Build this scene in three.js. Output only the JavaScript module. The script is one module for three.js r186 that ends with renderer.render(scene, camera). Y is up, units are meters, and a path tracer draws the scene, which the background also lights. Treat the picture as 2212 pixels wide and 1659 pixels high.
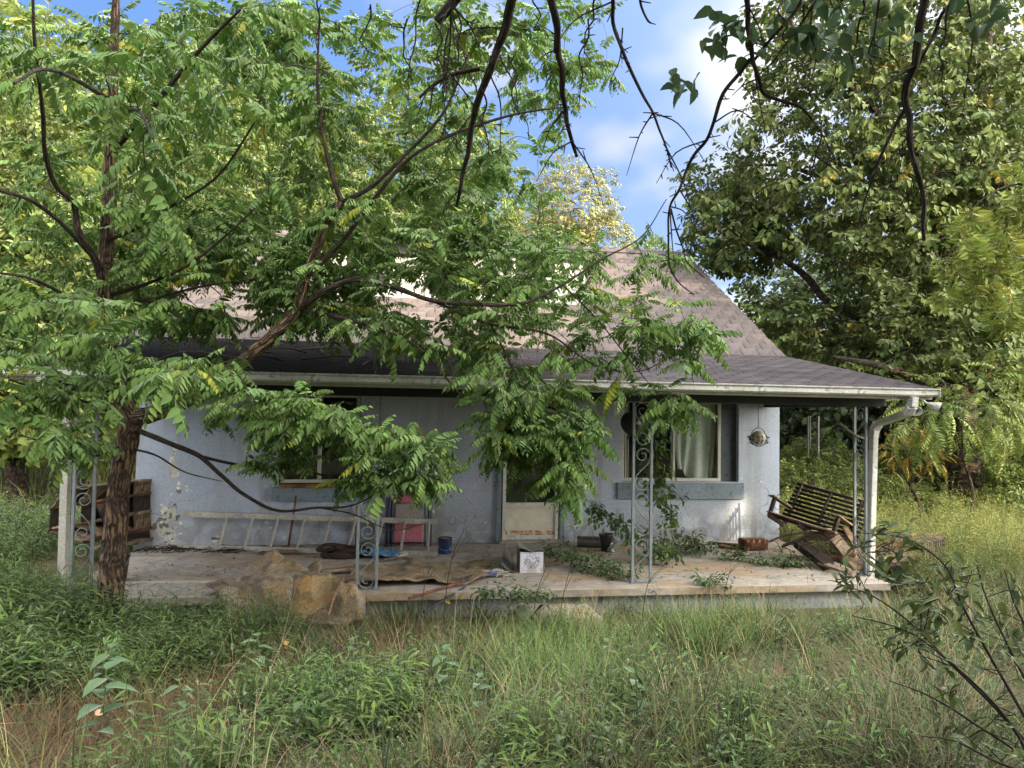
import * as THREE from 'three';
import { RoundedBoxGeometry } from 'three/addons/geometries/RoundedBoxGeometry.js';
const V = (x, y, z) => new THREE.Vector3(x, y, z);
const { lerp, clamp, smoothstep } = THREE.MathUtils;

// ---------------------------------------------------------------- camera, sky, sun, exposure
const scene = new THREE.Scene();
const YAW = 0.1493, PITCH = 0.0392, ROLL = 0.0179, FPX = 1538.44, EYE = V(0, 2.058, 0);
const FWD = V(Math.sin(YAW) * Math.cos(PITCH), Math.sin(PITCH), -Math.cos(YAW) * Math.cos(PITCH));
const RIGHT = V(Math.cos(YAW), 0, Math.sin(YAW)), UPV = RIGHT.clone().cross(FWD);
const camera = new THREE.PerspectiveCamera((2 * Math.atan(829.5 / FPX) * 180) / Math.PI, 4 / 3, 0.05, 600);
camera.position.copy(EYE);
camera.lookAt(EYE.clone().add(FWD));
camera.rotateZ(ROLL);
const renderer = new THREE.WebGLRenderer({ antialias: true });
renderer.toneMapping = THREE.LinearToneMapping;
renderer.toneMappingExposure = 5;
renderer.shadowMap.enabled = true;
const SUN = V(0.55, 0.41, 0.75).normalize();
const sun = new THREE.DirectionalLight(new THREE.Color().setRGB(1.0, 0.83, 0.6), 2.1);
sun.name = 'sun';
sun.position.copy(SUN).multiplyScalar(70);
sun.castShadow = true;
sun.shadow.mapSize.set(4096, 4096);
Object.assign(sun.shadow.camera, { left: -30, right: 30, top: 30, bottom: -30, near: 1, far: 160 });
scene.add(sun, sun.target);

// ---------------------------------------------------------------- small tools
function rng(seed) { let s = seed >>> 0; return () => { s = (s + 0x6d2b79f5) | 0; let t = Math.imul(s ^ (s >>> 15), 1 | s); t = (t + Math.imul(t ^ (t >>> 7), 61 | t)) ^ t; return ((t ^ (t >>> 14)) >>> 0) / 4294967296; }; }
const R0 = rng(7);
const rr = (a, b, r = R0) => a + (b - a) * r();
const hash = (x, y, z) => { let h = Math.imul(x, 374761393) ^ Math.imul(y, 668265263) ^ Math.imul(z, 2147483647 - 58); h = Math.imul(h ^ (h >>> 13), 1274126177); return ((h ^ (h >>> 16)) >>> 0) / 4294967296; };
const fade = (t) => t * t * (3 - 2 * t);
function n3(x, y, z = 0) {
  const X = Math.floor(x), Y = Math.floor(y), Z = Math.floor(z), a = fade(x - X), b = fade(y - Y), c = fade(z - Z);
  const g = (i, j, k) => hash(X + i, Y + j, Z + k);
  return lerp(lerp(lerp(g(0, 0, 0), g(1, 0, 0), a), lerp(g(0, 1, 0), g(1, 1, 0), a), b), lerp(lerp(g(0, 0, 1), g(1, 0, 1), a), lerp(g(0, 1, 1), g(1, 1, 1), a), b), c);
}
function fbm(x, y, z = 0, o = 4) { let s = 0, a = 0.5, t = 0; for (let i = 0; i < o; i++) { s += a * n3(x, y, z); t += a; x = x * 2.03 + 17; y = y * 2.03 + 5; z = z * 2.03 + 9; a *= 0.5; } return s / t; }
// periodic noise on the unit square
function pn(u, v, p, s = 0) { const x = u * p, y = v * p, X = Math.floor(x), Y = Math.floor(y), a = fade(x - X), b = fade(y - Y), m = (k) => ((k % p) + p) % p; const g = (i, j) => hash(m(X + i) + 31 * s, m(Y + j), s + 3); return lerp(lerp(g(0, 0), g(1, 0), a), lerp(g(0, 1), g(1, 1), a), b); }
function pn2(u, v, pu, pv, s = 0) { const x = u * pu, y = v * pv, X = Math.floor(x), Y = Math.floor(y), a = fade(x - X), b = fade(y - Y), m = (k, p) => ((k % p) + p) % p; const g = (i, j) => hash(m(X + i, pu) + 31 * s, m(Y + j, pv), s + 3); return lerp(lerp(g(0, 0), g(1, 0), a), lerp(g(0, 1), g(1, 1), a), b); }
function pfbm(u, v, p, s = 0, o = 4) { let r = 0, a = 0.5, t = 0; for (let i = 0; i < o; i++) { r += a * pn(u, v, p, s + i); t += a; p *= 2; a *= 0.5; } return r / t; }

// sky: clear late-afternoon blue with thin cloud, brighter and warmer towards the sun
{
  const W = 1024, H = 512, d = new Float32Array(W * H * 4);
  for (let j = 0; j < H; j++) for (let i = 0; i < W; i++) {
    const el = ((j + 0.5) / H - 0.5) * Math.PI, az = ((i + 0.5) / W - 0.5) * 2 * Math.PI, x = Math.cos(az) * Math.cos(el), z = Math.sin(az) * Math.cos(el), y = Math.sin(el);
    const c = x * SUN.x + y * SUN.y + z * SUN.z, hz = Math.exp(-Math.max(0, y) * 5.5), glow = Math.pow(Math.max(0, c * 0.5 + 0.5), 4);
    const o = (j * W + i) * 4, k = 1 / (Math.max(0, y) + 0.22);
    let r = lerp(0.03, 0.17, hz), g = lerp(0.075, 0.21, hz), b = lerp(0.185, 0.255, hz);
    r += 2.6 * glow; g += 2.45 * glow; b += 2.1 * glow;
    const q = fbm(x * k * 1.7 + 5.78, z * k * 1.7 + 9.54, 0.5, 5) * 0.75 + fbm(x * k * 6.5, z * k * 6.5, 2.5, 4) * 0.3;
    const cl = smoothstep(q, 0.5, 0.72) * 0.85, lum = 0.19 + 2.6 * glow;
    r = lerp(r, lum * 1.02, cl); g = lerp(g, lum, cl); b = lerp(b, lum * 0.97, cl);
    if (y < 0) { const t = smoothstep(-y, 0, 0.12); r = lerp(r, 0.05, t); g = lerp(g, 0.06, t); b = lerp(b, 0.03, t); }
    d[o] = r; d[o + 1] = g; d[o + 2] = b; d[o + 3] = 1;
  }
  const t = new THREE.DataTexture(d, W, H, THREE.RGBAFormat, THREE.FloatType);
  t.mapping = THREE.EquirectangularReflectionMapping; t.magFilter = THREE.LinearFilter; t.needsUpdate = true;
  scene.background = t; scene.environment = t;
}

// ---------------------------------------------------------------- where things stand: a sight line of the survey photo (2212 x 1659) met with a plane of the place
function sight(x, y) { const a = x - 1106, b = y - 829.5, u = Math.cos(ROLL) * a + Math.sin(ROLL) * b, v = -Math.sin(ROLL) * a + Math.cos(ROLL) * b; return FWD.clone().multiplyScalar(FPX).addScaledVector(RIGHT, u).addScaledVector(UPV, -v); }
const onZ = (x, y, z) => { const d = sight(x, y); return EYE.clone().addScaledVector(d, z / d.z); };
const onY = (x, y, Y) => { const d = sight(x, y); return EYE.clone().addScaledVector(d, (Y - EYE.y) / d.y); };
function seen(p) { const q = p.clone().sub(EYE), d = q.dot(FWD); return { d, x: 1106 + (FPX * q.dot(RIGHT)) / d, y: 829.5 - (FPX * q.dot(UPV)) / d }; }

const used = {};
function numbered(n) { const k = used[n] = (used[n] ?? -1) + 1; return k ? n + '_' + String(k).padStart(3, '0') : n; }
function tag(o, label, category, group, kind) { o.userData.label = label; if (category) o.userData.category = category; if (group) o.userData.group = group; if (kind) o.userData.kind = kind; return o; }
function thing(name, label, category, p = [0, 0, 0], turn = 0, group) { const o = new THREE.Group(); o.name = numbered(name); o.position.set(...(p.isVector3 ? p.toArray() : p)); o.rotation.y = turn; tag(o, label, category, group); scene.add(o); return o; }
function shade(m) { m.castShadow = m.receiveShadow = true; return m; }
function mesh(name, geo, mat, parent = scene) { const m = shade(new THREE.Mesh(geo, mat)); m.name = parent === scene ? numbered(name) : name; parent.add(m); return m; }

class MB {  // collects shapes and joins them into one geometry
  constructor() { this.p = []; this.n = []; this.u = []; this.c = []; this.i = []; this.col = [1, 1, 1]; }
  color(r, g, b) { this.col = [r, g, b]; return this; }
  vert(x, y, z, nx, ny, nz, u = 0, v = 0) { this.p.push(x, y, z); this.n.push(nx, ny, nz); this.u.push(u, v); this.c.push(...this.col); return this.p.length / 3 - 1; }
  geo(g, m) {
    g = g.clone(); if (m) g.applyMatrix4(m);
    const k = this.p.length / 3, P = g.attributes.position, N = g.attributes.normal, U = g.attributes.uv;
    for (let i = 0; i < P.count; i++) { this.p.push(P.getX(i), P.getY(i), P.getZ(i)); this.n.push(N.getX(i), N.getY(i), N.getZ(i)); this.u.push(U ? U.getX(i) : 0, U ? U.getY(i) : 0); this.c.push(...this.col); }
    if (g.index) for (let i = 0; i < g.index.count; i++) this.i.push(k + g.index.getX(i)); else for (let i = 0; i < P.count; i++) this.i.push(k + i);
    return this;
  }
  box(w, h, d, x, y, z, rx = 0, ry = 0, rz = 0, r = 0.004) { return this.geo(rbox(w, h, d, r), new THREE.Matrix4().makeRotationFromEuler(new THREE.Euler(rx, ry, rz)).setPosition(x, y, z)); }
  bar(a, b, w, h, roll = 0, r = 0.003) { const L = a.distanceTo(b), m = along(a, b, roll); return this.geo(rbox(w, h, L, r), m); }
  tube(pts, rad, seg = 6, steps = 4, o) { return this.geo(tubeGeo(pts, rad, seg, steps, o)); }
  make(colors = true) {
    const g = new THREE.BufferGeometry();
    g.setAttribute('position', new THREE.BufferAttribute(new Float32Array(this.p), 3)); g.setAttribute('normal', new THREE.BufferAttribute(new Float32Array(this.n), 3)); g.setAttribute('uv', new THREE.BufferAttribute(new Float32Array(this.u), 2));
    if (colors) g.setAttribute('color', new THREE.BufferAttribute(new Float32Array(this.c), 3));
    g.setIndex(new THREE.BufferAttribute(new Uint32Array(this.i), 1)); return g;
  }
  build(name, mat, parent = scene) { return mesh(name, this.make(mat.vertexColors), mat, parent); }
}
function along(a, b, roll = 0) {  // frame whose z runs from a to b, centred between them
  const z = b.clone().sub(a).normalize(), up = Math.abs(z.y) > 0.95 ? V(1, 0, 0) : V(0, 1, 0), x = up.clone().cross(z).normalize(), y = z.clone().cross(x);
  return new THREE.Matrix4().makeBasis(x, y, z).multiply(new THREE.Matrix4().makeRotationZ(roll)).setPosition(a.clone().add(b).multiplyScalar(0.5));
}
function uvBox(g, dims) {  // uv in metres, u along the longest side
  const P = g.attributes.position, N = g.attributes.normal, U = new Float32Array(P.count * 2), L = dims.indexOf(Math.max(...dims));
  for (let i = 0; i < P.count; i++) {
    const p = [P.getX(i), P.getY(i), P.getZ(i)], n = [N.getX(i), N.getY(i), N.getZ(i)].map(Math.abs), k = n.indexOf(Math.max(...n)), ax = [0, 1, 2].filter((a) => a !== k);
    if (ax[1] === L) ax.reverse();
    U[i * 2] = p[ax[0]]; U[i * 2 + 1] = p[ax[1]] + k * 0.37;
  }
  g.setAttribute('uv', new THREE.BufferAttribute(U, 2)); return g;
}
const rbCache = {};
function rbox(w, h, d, r = 0.004) { const key = [w, h, d, r].map((x) => x.toFixed(4)).join(); return rbCache[key] ??= uvBox(r > 0 && Math.min(w, h, d) > 2.2 * r ? new RoundedBoxGeometry(w, h, d, 1, r) : new THREE.BoxGeometry(w, h, d), [w, h, d]); }
function tubeGeo(pts, rad, seg = 6, steps = 4, o = {}) {
  const curve = pts.length > 2 ? new THREE.CatmullRomCurve3(pts, false, 'centripetal') : new THREE.LineCurve3(pts[0], pts[1]), n = Math.max(1, (pts.length - 1) * steps), g = new THREE.BufferGeometry();
  const P = [], N = [], U = [], I = []; let x = null, len = 0, prev = null; const r = Array.isArray(rad) ? rad : [rad, rad];
  for (let i = 0; i <= n; i++) {
    const t = i / n, c = curve.getPoint(t), z = curve.getTangent(t), k = t * (r.length - 1), k0 = Math.min(Math.floor(k), r.length - 2), R = lerp(r[k0], r[k0 + 1], k - k0);
    if (!x) x = (Math.abs(z.y) > 0.9 ? V(1, 0, 0) : V(0, 1, 0)).cross(z).normalize(); else x = x.addScaledVector(z, -x.dot(z)).normalize();
    const y = z.clone().cross(x); if (prev) len += c.distanceTo(prev); prev = c.clone();
    for (let j = 0; j <= seg; j++) {
      const a = (j / seg) * 2 * Math.PI, q = o.disp ? R + o.disp((j % seg) / seg, len, R, t) : R, nx = x.clone().multiplyScalar(Math.cos(a)).addScaledVector(y, Math.sin(a));
      P.push(c.x + nx.x * q, c.y + nx.y * q, c.z + nx.z * q); N.push(nx.x, nx.y, nx.z); U.push((j / seg) * (o.around ?? Math.max(1, Math.round(R * 6.28 / 0.5))), len * (o.vs ?? 1));
      if (i < n && j < seg) { const b = i * (seg + 1) + j; I.push(b, b + 1, b + seg + 1, b + 1, b + seg + 2, b + seg + 1); }
    }
  }
  if (o.cap !== false) for (const e of [0, n]) { const b = e * (seg + 1), c = curve.getPoint(e / n), z = curve.getTangent(e / n).multiplyScalar(e ? 1 : -1), k = P.length / 3; P.push(c.x, c.y, c.z); N.push(z.x, z.y, z.z); U.push(0.5, 0.5); for (let j = 0; j < seg; j++) { const q = P.length / 3; for (const s of [j, j + 1]) { P.push(P[(b + s) * 3], P[(b + s) * 3 + 1], P[(b + s) * 3 + 2]); N.push(z.x, z.y, z.z); U.push(0.5 + 0.4 * Math.cos(s), 0.5 + 0.4 * Math.sin(s)); } e ? I.push(k, q, q + 1) : I.push(k, q + 1, q); } }
  g.setAttribute('position', new THREE.Float32BufferAttribute(P, 3)); g.setAttribute('normal', new THREE.Float32BufferAttribute(N, 3)); g.setAttribute('uv', new THREE.Float32BufferAttribute(U, 2)); g.setIndex(I);
  if (o.disp) g.computeVertexNormals();
  return g;
}
// a sheet with thickness from a function of (u, v)
function sheetGeo(fn, nu, nv, th = 0.012, us = 1, vs = 1) {
  const g = new THREE.BufferGeometry(), P = [], U = [], I = [], at = [];
  for (let j = 0; j <= nv; j++) for (let i = 0; i <= nu; i++) at.push(fn(i / nu, j / nv));
  const nor = at.map((p, k) => { const i = k % (nu + 1), j = (k / (nu + 1)) | 0, a = at[j * (nu + 1) + Math.min(nu, i + 1)].clone().sub(at[j * (nu + 1) + Math.max(0, i - 1)]), b = at[Math.min(nv, j + 1) * (nu + 1) + i].clone().sub(at[Math.max(0, j - 1) * (nu + 1) + i]); return b.cross(a).normalize(); });
  for (const s of [0, 1]) at.forEach((p, k) => { const q = p.clone().addScaledVector(nor[k], s ? -th : 0); P.push(q.x, q.y, q.z); U.push(((k % (nu + 1)) / nu) * us, (((k / (nu + 1)) | 0) / nv) * vs); });
  const M = (nu + 1) * (nv + 1), id = (i, j, s) => s * M + j * (nu + 1) + i;
  const quad = (a, b, c, d) => I.push(a, b, c, a, c, d);
  for (let j = 0; j < nv; j++) for (let i = 0; i < nu; i++) { quad(id(i, j, 0), id(i, j + 1, 0), id(i + 1, j + 1, 0), id(i + 1, j, 0)); quad(id(i, j, 1), id(i + 1, j, 1), id(i + 1, j + 1, 1), id(i, j + 1, 1)); }
  for (let i = 0; i < nu; i++) { quad(id(i, 0, 0), id(i + 1, 0, 0), id(i + 1, 0, 1), id(i, 0, 1)); quad(id(i, nv, 0), id(i, nv, 1), id(i + 1, nv, 1), id(i + 1, nv, 0)); }
  for (let j = 0; j < nv; j++) { quad(id(0, j, 0), id(0, j, 1), id(0, j + 1, 1), id(0, j + 1, 0)); quad(id(nu, j, 0), id(nu, j + 1, 0), id(nu, j + 1, 1), id(nu, j, 1)); }
  g.setAttribute('position', new THREE.Float32BufferAttribute(P, 3)); g.setAttribute('uv', new THREE.Float32BufferAttribute(U, 2)); g.setIndex(I); g.computeVertexNormals(); return g;
}

// ---------------------------------------------------------------- materials
function tex(w, h, fn, srgb = true) {
  const d = new Uint8Array(w * h * 4);
  for (let j = 0; j < h; j++) for (let i = 0; i < w; i++) { const c = fn(i / w, j / h), o = (j * w + i) * 4; for (let k = 0; k < 3; k++) d[o + k] = clamp(Array.isArray(c) ? c[k] : c, 0, 255); d[o + 3] = 255; }
  const t = new THREE.DataTexture(d, w, h); t.wrapS = t.wrapT = THREE.RepeatWrapping; t.magFilter = THREE.LinearFilter; t.minFilter = THREE.LinearMipmapLinearFilter; if (srgb) t.colorSpace = THREE.SRGBColorSpace; t.needsUpdate = true; return t;
}
const rep = (t, x, y = x) => { const c = t.clone(); c.repeat.set(x, y); c.needsUpdate = true; return c; };
const mixc = (a, b, t) => a.map((x, i) => lerp(x, b[i], t));
const std = (o) => new THREE.MeshStandardMaterial({ roughness: 0.85, ...o });
const lin = (r, g, b) => new THREE.Color().setRGB(r, g, b);

const T = {};
T.grain = tex(512, 128, (u, v) => { const w = pfbm(u, v, 4, 2) * 0.16, l = pn(u, v * 1 + w, 64, 5) * 0.3 + pfbm(u * 1, v, 32, 9, 3) * 0.7, s = Math.abs(Math.sin((v + w) * 60)); return 255 * clamp(0.35 + 0.4 * l + 0.25 * s * pn(u, v, 8, 4), 0, 1); }, false);
T.wood = tex(512, 256, (u, v) => { const w = (pfbm(u, v, 3, 2) - 0.5) * 0.25, a = pfbm(u, v + w, 6, 9, 2), l = pn(u, (v + w + 2) % 1, 96, 5), k = smoothstep(a, 0.25, 0.8); return mixc([128, 108, 88], [206, 192, 170], k).map((c) => c * (0.68 + 0.45 * l)); });
T.bark = tex(256, 256, (u, v) => { const w = (pfbm(u, v, 4, 3) - 0.5) * 0.22, r = Math.abs(0.6 * pn2(u + w * 0.4, v, 22, 5, 8) + 0.4 * pn2(u + w * 0.3, v, 44, 9, 2) - 0.5) * 3, f = pfbm(u, v, 24, 5, 3); const k = smoothstep(r * 0.75 + f * 0.35, 0.15, 0.75); return mixc([62, 52, 46], [150, 128, 108], k).map((c) => c * (0.8 + 0.35 * f)); });
T.barkB = tex(256, 256, (u, v) => { const w = (pfbm(u, v, 4, 3) - 0.5) * 0.22, r = Math.abs(0.6 * pn2(u + w * 0.4, v, 22, 5, 8) + 0.4 * pn2(u + w * 0.3, v, 44, 9, 2) - 0.5) * 3, f = pfbm(u, v, 24, 5, 3); return 255 * smoothstep(r * 0.75 + f * 0.35, 0.1, 0.8); }, false);
T.grit = tex(256, 256, (u, v) => 255 * (0.5 * pn(u, v, 128, 2) + 0.3 * pn(u, v, 64, 6) + 0.2 * pfbm(u, v, 8, 1)), false);
T.granule = tex(256, 256, (u, v) => { const a = pn(u, v, 200, 3), b = pn(u, v, 110, 8), c = pfbm(u, v, 5, 4); const k = 0.66 + 0.3 * a + 0.2 * b + 0.25 * (c - 0.5); return [215 * k, 205 * k, 200 * k]; });
T.concrete = tex(1024, 512, (u, v) => {
  const a = pfbm(u, v, 5, 3, 5), b = pfbm(u, v, 40, 7, 3), s = smoothstep(pfbm(u, v, 7, 12, 4), 0.46, 0.66), d = smoothstep(pfbm(u, v, 3, 21, 4), 0.5, 0.7), crack = 1 - smoothstep(Math.abs(pfbm(u, v, 6, 33, 4) - 0.5), 0.0, 0.005);
  let c = mixc([214, 204, 190], [190, 182, 174], a); c = mixc(c, [206, 176, 140], s * 0.7); c = mixc(c, [166, 156, 142], d * 0.5);
  return c.map((x) => x * (0.82 + 0.3 * b) * (1 - 0.45 * crack));
});
T.soil = tex(512, 512, (u, v) => { const a = pfbm(u, v, 6, 3, 4), b = pfbm(u, v, 60, 8, 3), c = pn(u, v, 180, 5), s = smoothstep(pn(u, v * 0.999, 90, 15), 0.72, 0.9); let k = mixc([62, 54, 38], [96, 84, 54], a); k = mixc(k, [58, 72, 34], smoothstep(pfbm(u, v, 4, 41), 0.45, 0.65) * 0.6); k = mixc(k, [150, 126, 86], s * 0.5); return k.map((x) => x * (0.6 + 0.5 * b + 0.25 * c)); });
T.carpet = tex(512, 512, (u, v) => { const a = pfbm(u, v, 5, 3, 4), b = pn(u, v, 190, 6), c = pn(u, v, 90, 4), m = smoothstep(pfbm(u, v, 4, 17, 4), 0.42, 0.62), g = smoothstep(pfbm(u, v, 6, 29, 4), 0.52, 0.7); let k = mixc([212, 200, 182], [170, 156, 134], a); k = mixc(k, [176, 142, 98], m * 0.55); k = mixc(k, [134, 122, 104], g * 0.8); return k.map((x) => x * (0.62 + 0.36 * b + 0.26 * c)); });
T.paint = tex(512, 512, (u, v) => { const a = pfbm(u, v, 5, 3, 4), b = pfbm(u, v, 40, 9, 3), s = smoothstep(pn(u, v, 48, 5) * 0.6 + pfbm(u, v, 20, 31, 3) * 0.5, 0.72, 0.86); return mixc([226, 226, 224], [196, 192, 182], a).map((x) => x * (0.9 + 0.14 * b) * (1 - 0.22 * s)); });
T.metal = tex(256, 256, (u, v) => { const a = pfbm(u, v, 6, 3, 4), b = pfbm(u, v, 40, 9, 2); return mixc([196, 196, 194], [150, 148, 144], a).map((x) => x * (0.85 + 0.25 * b)); });
T.weave = tex(128, 128, (u, v) => 255 * (0.5 + 0.25 * Math.sin(u * 2 * Math.PI * 32) * Math.sin(v * 2 * Math.PI * 32) + 0.25 * (pn(u, v, 64, 3) - 0.5)), false);
const M = {
  soil: std({ map: rep(T.soil, 1), roughness: 1, bumpMap: T.grit, bumpScale: 0.02 }),
  concrete: std({ map: rep(T.concrete, 0.24, 0.42), color: lin(0.62, 0.615, 0.61), bumpMap: rep(T.grit, 1.5), bumpScale: 0.002, roughness: 0.92 }),
  shingle: new THREE.MeshPhysicalMaterial({ specularIntensity: 0.12, map: rep(T.granule, 2.2), color: lin(0.222, 0.214, 0.219), bumpMap: rep(T.grit, 4), bumpScale: 0.002, roughness: 0.95, vertexColors: true }),
  white: std({ map: rep(T.paint, 0.8), color: lin(0.86, 0.86, 0.86), roughness: 0.5, bumpMap: rep(T.grit, 1), bumpScale: 0.0006 }),
  whiteDirty: std({ map: rep(T.paint, 1.7), color: lin(0.72, 0.71, 0.66), roughness: 0.6 }),
  beam: std({ map: rep(T.grain, 1), color: lin(0.03, 0.038, 0.035), roughness: 0.7 }),
  ceil: std({ color: lin(0.6, 0.62, 0.6), map: rep(T.grain, 1) }),
  blue: std({ map: rep(T.paint, 0.7), color: lin(0.24, 0.31, 0.39), roughness: 0.7, bumpMap: rep(T.grit, 1.2), bumpScale: 0.002 }),
  block: std({ map: rep(T.paint, 0.5), color: lin(0.46, 0.49, 0.51), roughness: 0.85, bumpMap: rep(T.grit, 1.4), bumpScale: 0.004 }),
  iron: std({ map: rep(T.paint, 3), color: lin(0.36, 0.41, 0.47), roughness: 0.55, metalness: 0.1 }),
  alu: std({ map: rep(T.metal, 1.3), color: lin(0.9, 0.85, 0.74), metalness: 0.1, roughness: 0.5 }),
  galv: std({ map: rep(T.metal, 2), color: lin(0.6, 0.62, 0.65), metalness: 0.85, roughness: 0.32 }),
  wood: std({ map: rep(T.wood, 0.8, 2.2), color: lin(0.42, 0.36, 0.3), bumpMap: rep(T.grain, 0.8, 3), bumpScale: 0.004 }),
  woodGrey: std({ map: rep(T.wood, 0.7, 2.2), color: lin(0.55, 0.5, 0.45), bumpMap: rep(T.grain, 0.8, 3), bumpScale: 0.004 }),
  woodDark: std({ map: rep(T.wood, 0.8, 2.2), color: lin(0.085, 0.068, 0.06), bumpMap: rep(T.grain, 0.8, 3), bumpScale: 0.004 }),
  woodRed: std({ map: rep(T.wood, 0.8, 2.2), color: lin(0.36, 0.2, 0.13), bumpMap: rep(T.grain, 0.8, 3), bumpScale: 0.004 }),
  rust: std({ map: rep(T.wood, 1, 3), color: lin(0.5, 0.29, 0.17), roughness: 0.9 }),
  carpet: std({ map: rep(T.carpet, 1), color: lin(0.8, 0.77, 0.74), bumpMap: rep(T.grit, 3), bumpScale: 0.012, roughness: 1 }),
  bark: std({ map: rep(T.bark, 1, 1.6), color: lin(0.75, 0.67, 0.6), bumpMap: rep(T.barkB, 1, 1.6), bumpScale: 0.03, roughness: 0.95 }),
  barkDark: std({ map: rep(T.bark, 1, 2), color: lin(0.27, 0.24, 0.215), bumpMap: rep(T.barkB, 1, 2), bumpScale: 0.015, roughness: 0.9 }),
  twig: std({ map: rep(T.bark, 1, 3), color: lin(0.16, 0.135, 0.11), roughness: 0.9 }),
  stem: std({ color: lin(0.12, 0.15, 0.05), roughness: 0.8 }),
  dark: std({ color: lin(0.012, 0.012, 0.014), roughness: 0.6 }),
  navy: std({ color: lin(0.02, 0.022, 0.05), roughness: 0.35, metalness: 0.2 }),
  pink: std({ map: rep(T.paint, 1.5), color: lin(0.62, 0.2, 0.26), roughness: 0.5 }),
  pinkGrey: std({ map: rep(T.paint, 1.5), color: lin(0.42, 0.36, 0.36), roughness: 0.7 }),
  cloth: std({ map: rep(T.paint, 1), color: lin(0.95, 0.95, 0.92), roughness: 1, bumpMap: rep(T.weave, 12), bumpScale: 0.0006 }),
  glass: new THREE.MeshPhysicalMaterial({ color: lin(0.86, 0.9, 0.88), transmission: 1, thickness: 0, roughness: 0.03, ior: 1.5 }),
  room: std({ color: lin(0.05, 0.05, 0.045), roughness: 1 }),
};
// foliage: thin sheets that let light through
const leafMat = (r, g, b, tr = 0.38, rough = 0.92) => new THREE.MeshPhysicalMaterial({ color: lin(r, g, b), transmission: tr, thickness: 0, roughness: rough, vertexColors: true, side: THREE.DoubleSide, specularIntensity: 0.5 });
// ---------------------------------------------------------------- ground
const XL = -3.87, XR = 6.245, ZW = -11.19, ZE = -8.2, ZG = -7.66, YB = 3.06, ZR = -15.46, YR = 5.72;
function groundY(x, z) {
  let y = lerp(-0.31, 0.42, smoothstep(z, -8.4, -0.6));
  y += 0.34 * Math.exp(-(((x + 4.9) / 2.2) ** 2) - (((z + 7.1) / 1.2) ** 2));
  y += (fbm(x * 0.9, z * 0.9, 1.3, 3) - 0.5) * 0.14 * smoothstep(Math.abs(z + 9.7), 1.4, 2.4) + (fbm(x * 0.12, z * 0.12, 4) - 0.5) * 0.5 * smoothstep(Math.hypot(x - 1, z + 11), 9, 22);
  return y;
}
{
  const n = 220, g = new THREE.PlaneGeometry(2, 2, n, n), P = g.attributes.position, U = g.attributes.uv, w = (s) => Math.sign(s) * Math.pow(Math.abs(s), 2.3) * 320;
  for (let i = 0; i < P.count; i++) { const x = 1 + w(P.getX(i)), z = -6 - w(P.getY(i)); P.setXYZ(i, x, groundY(x, z), z); U.setXY(i, x * 0.6, z * 0.6); }
  g.computeVertexNormals();
  tag(mesh('ground', g, M.soil), 'dark soil and matted dead grass of the overgrown yard', null, null, 'structure');
}

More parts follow.
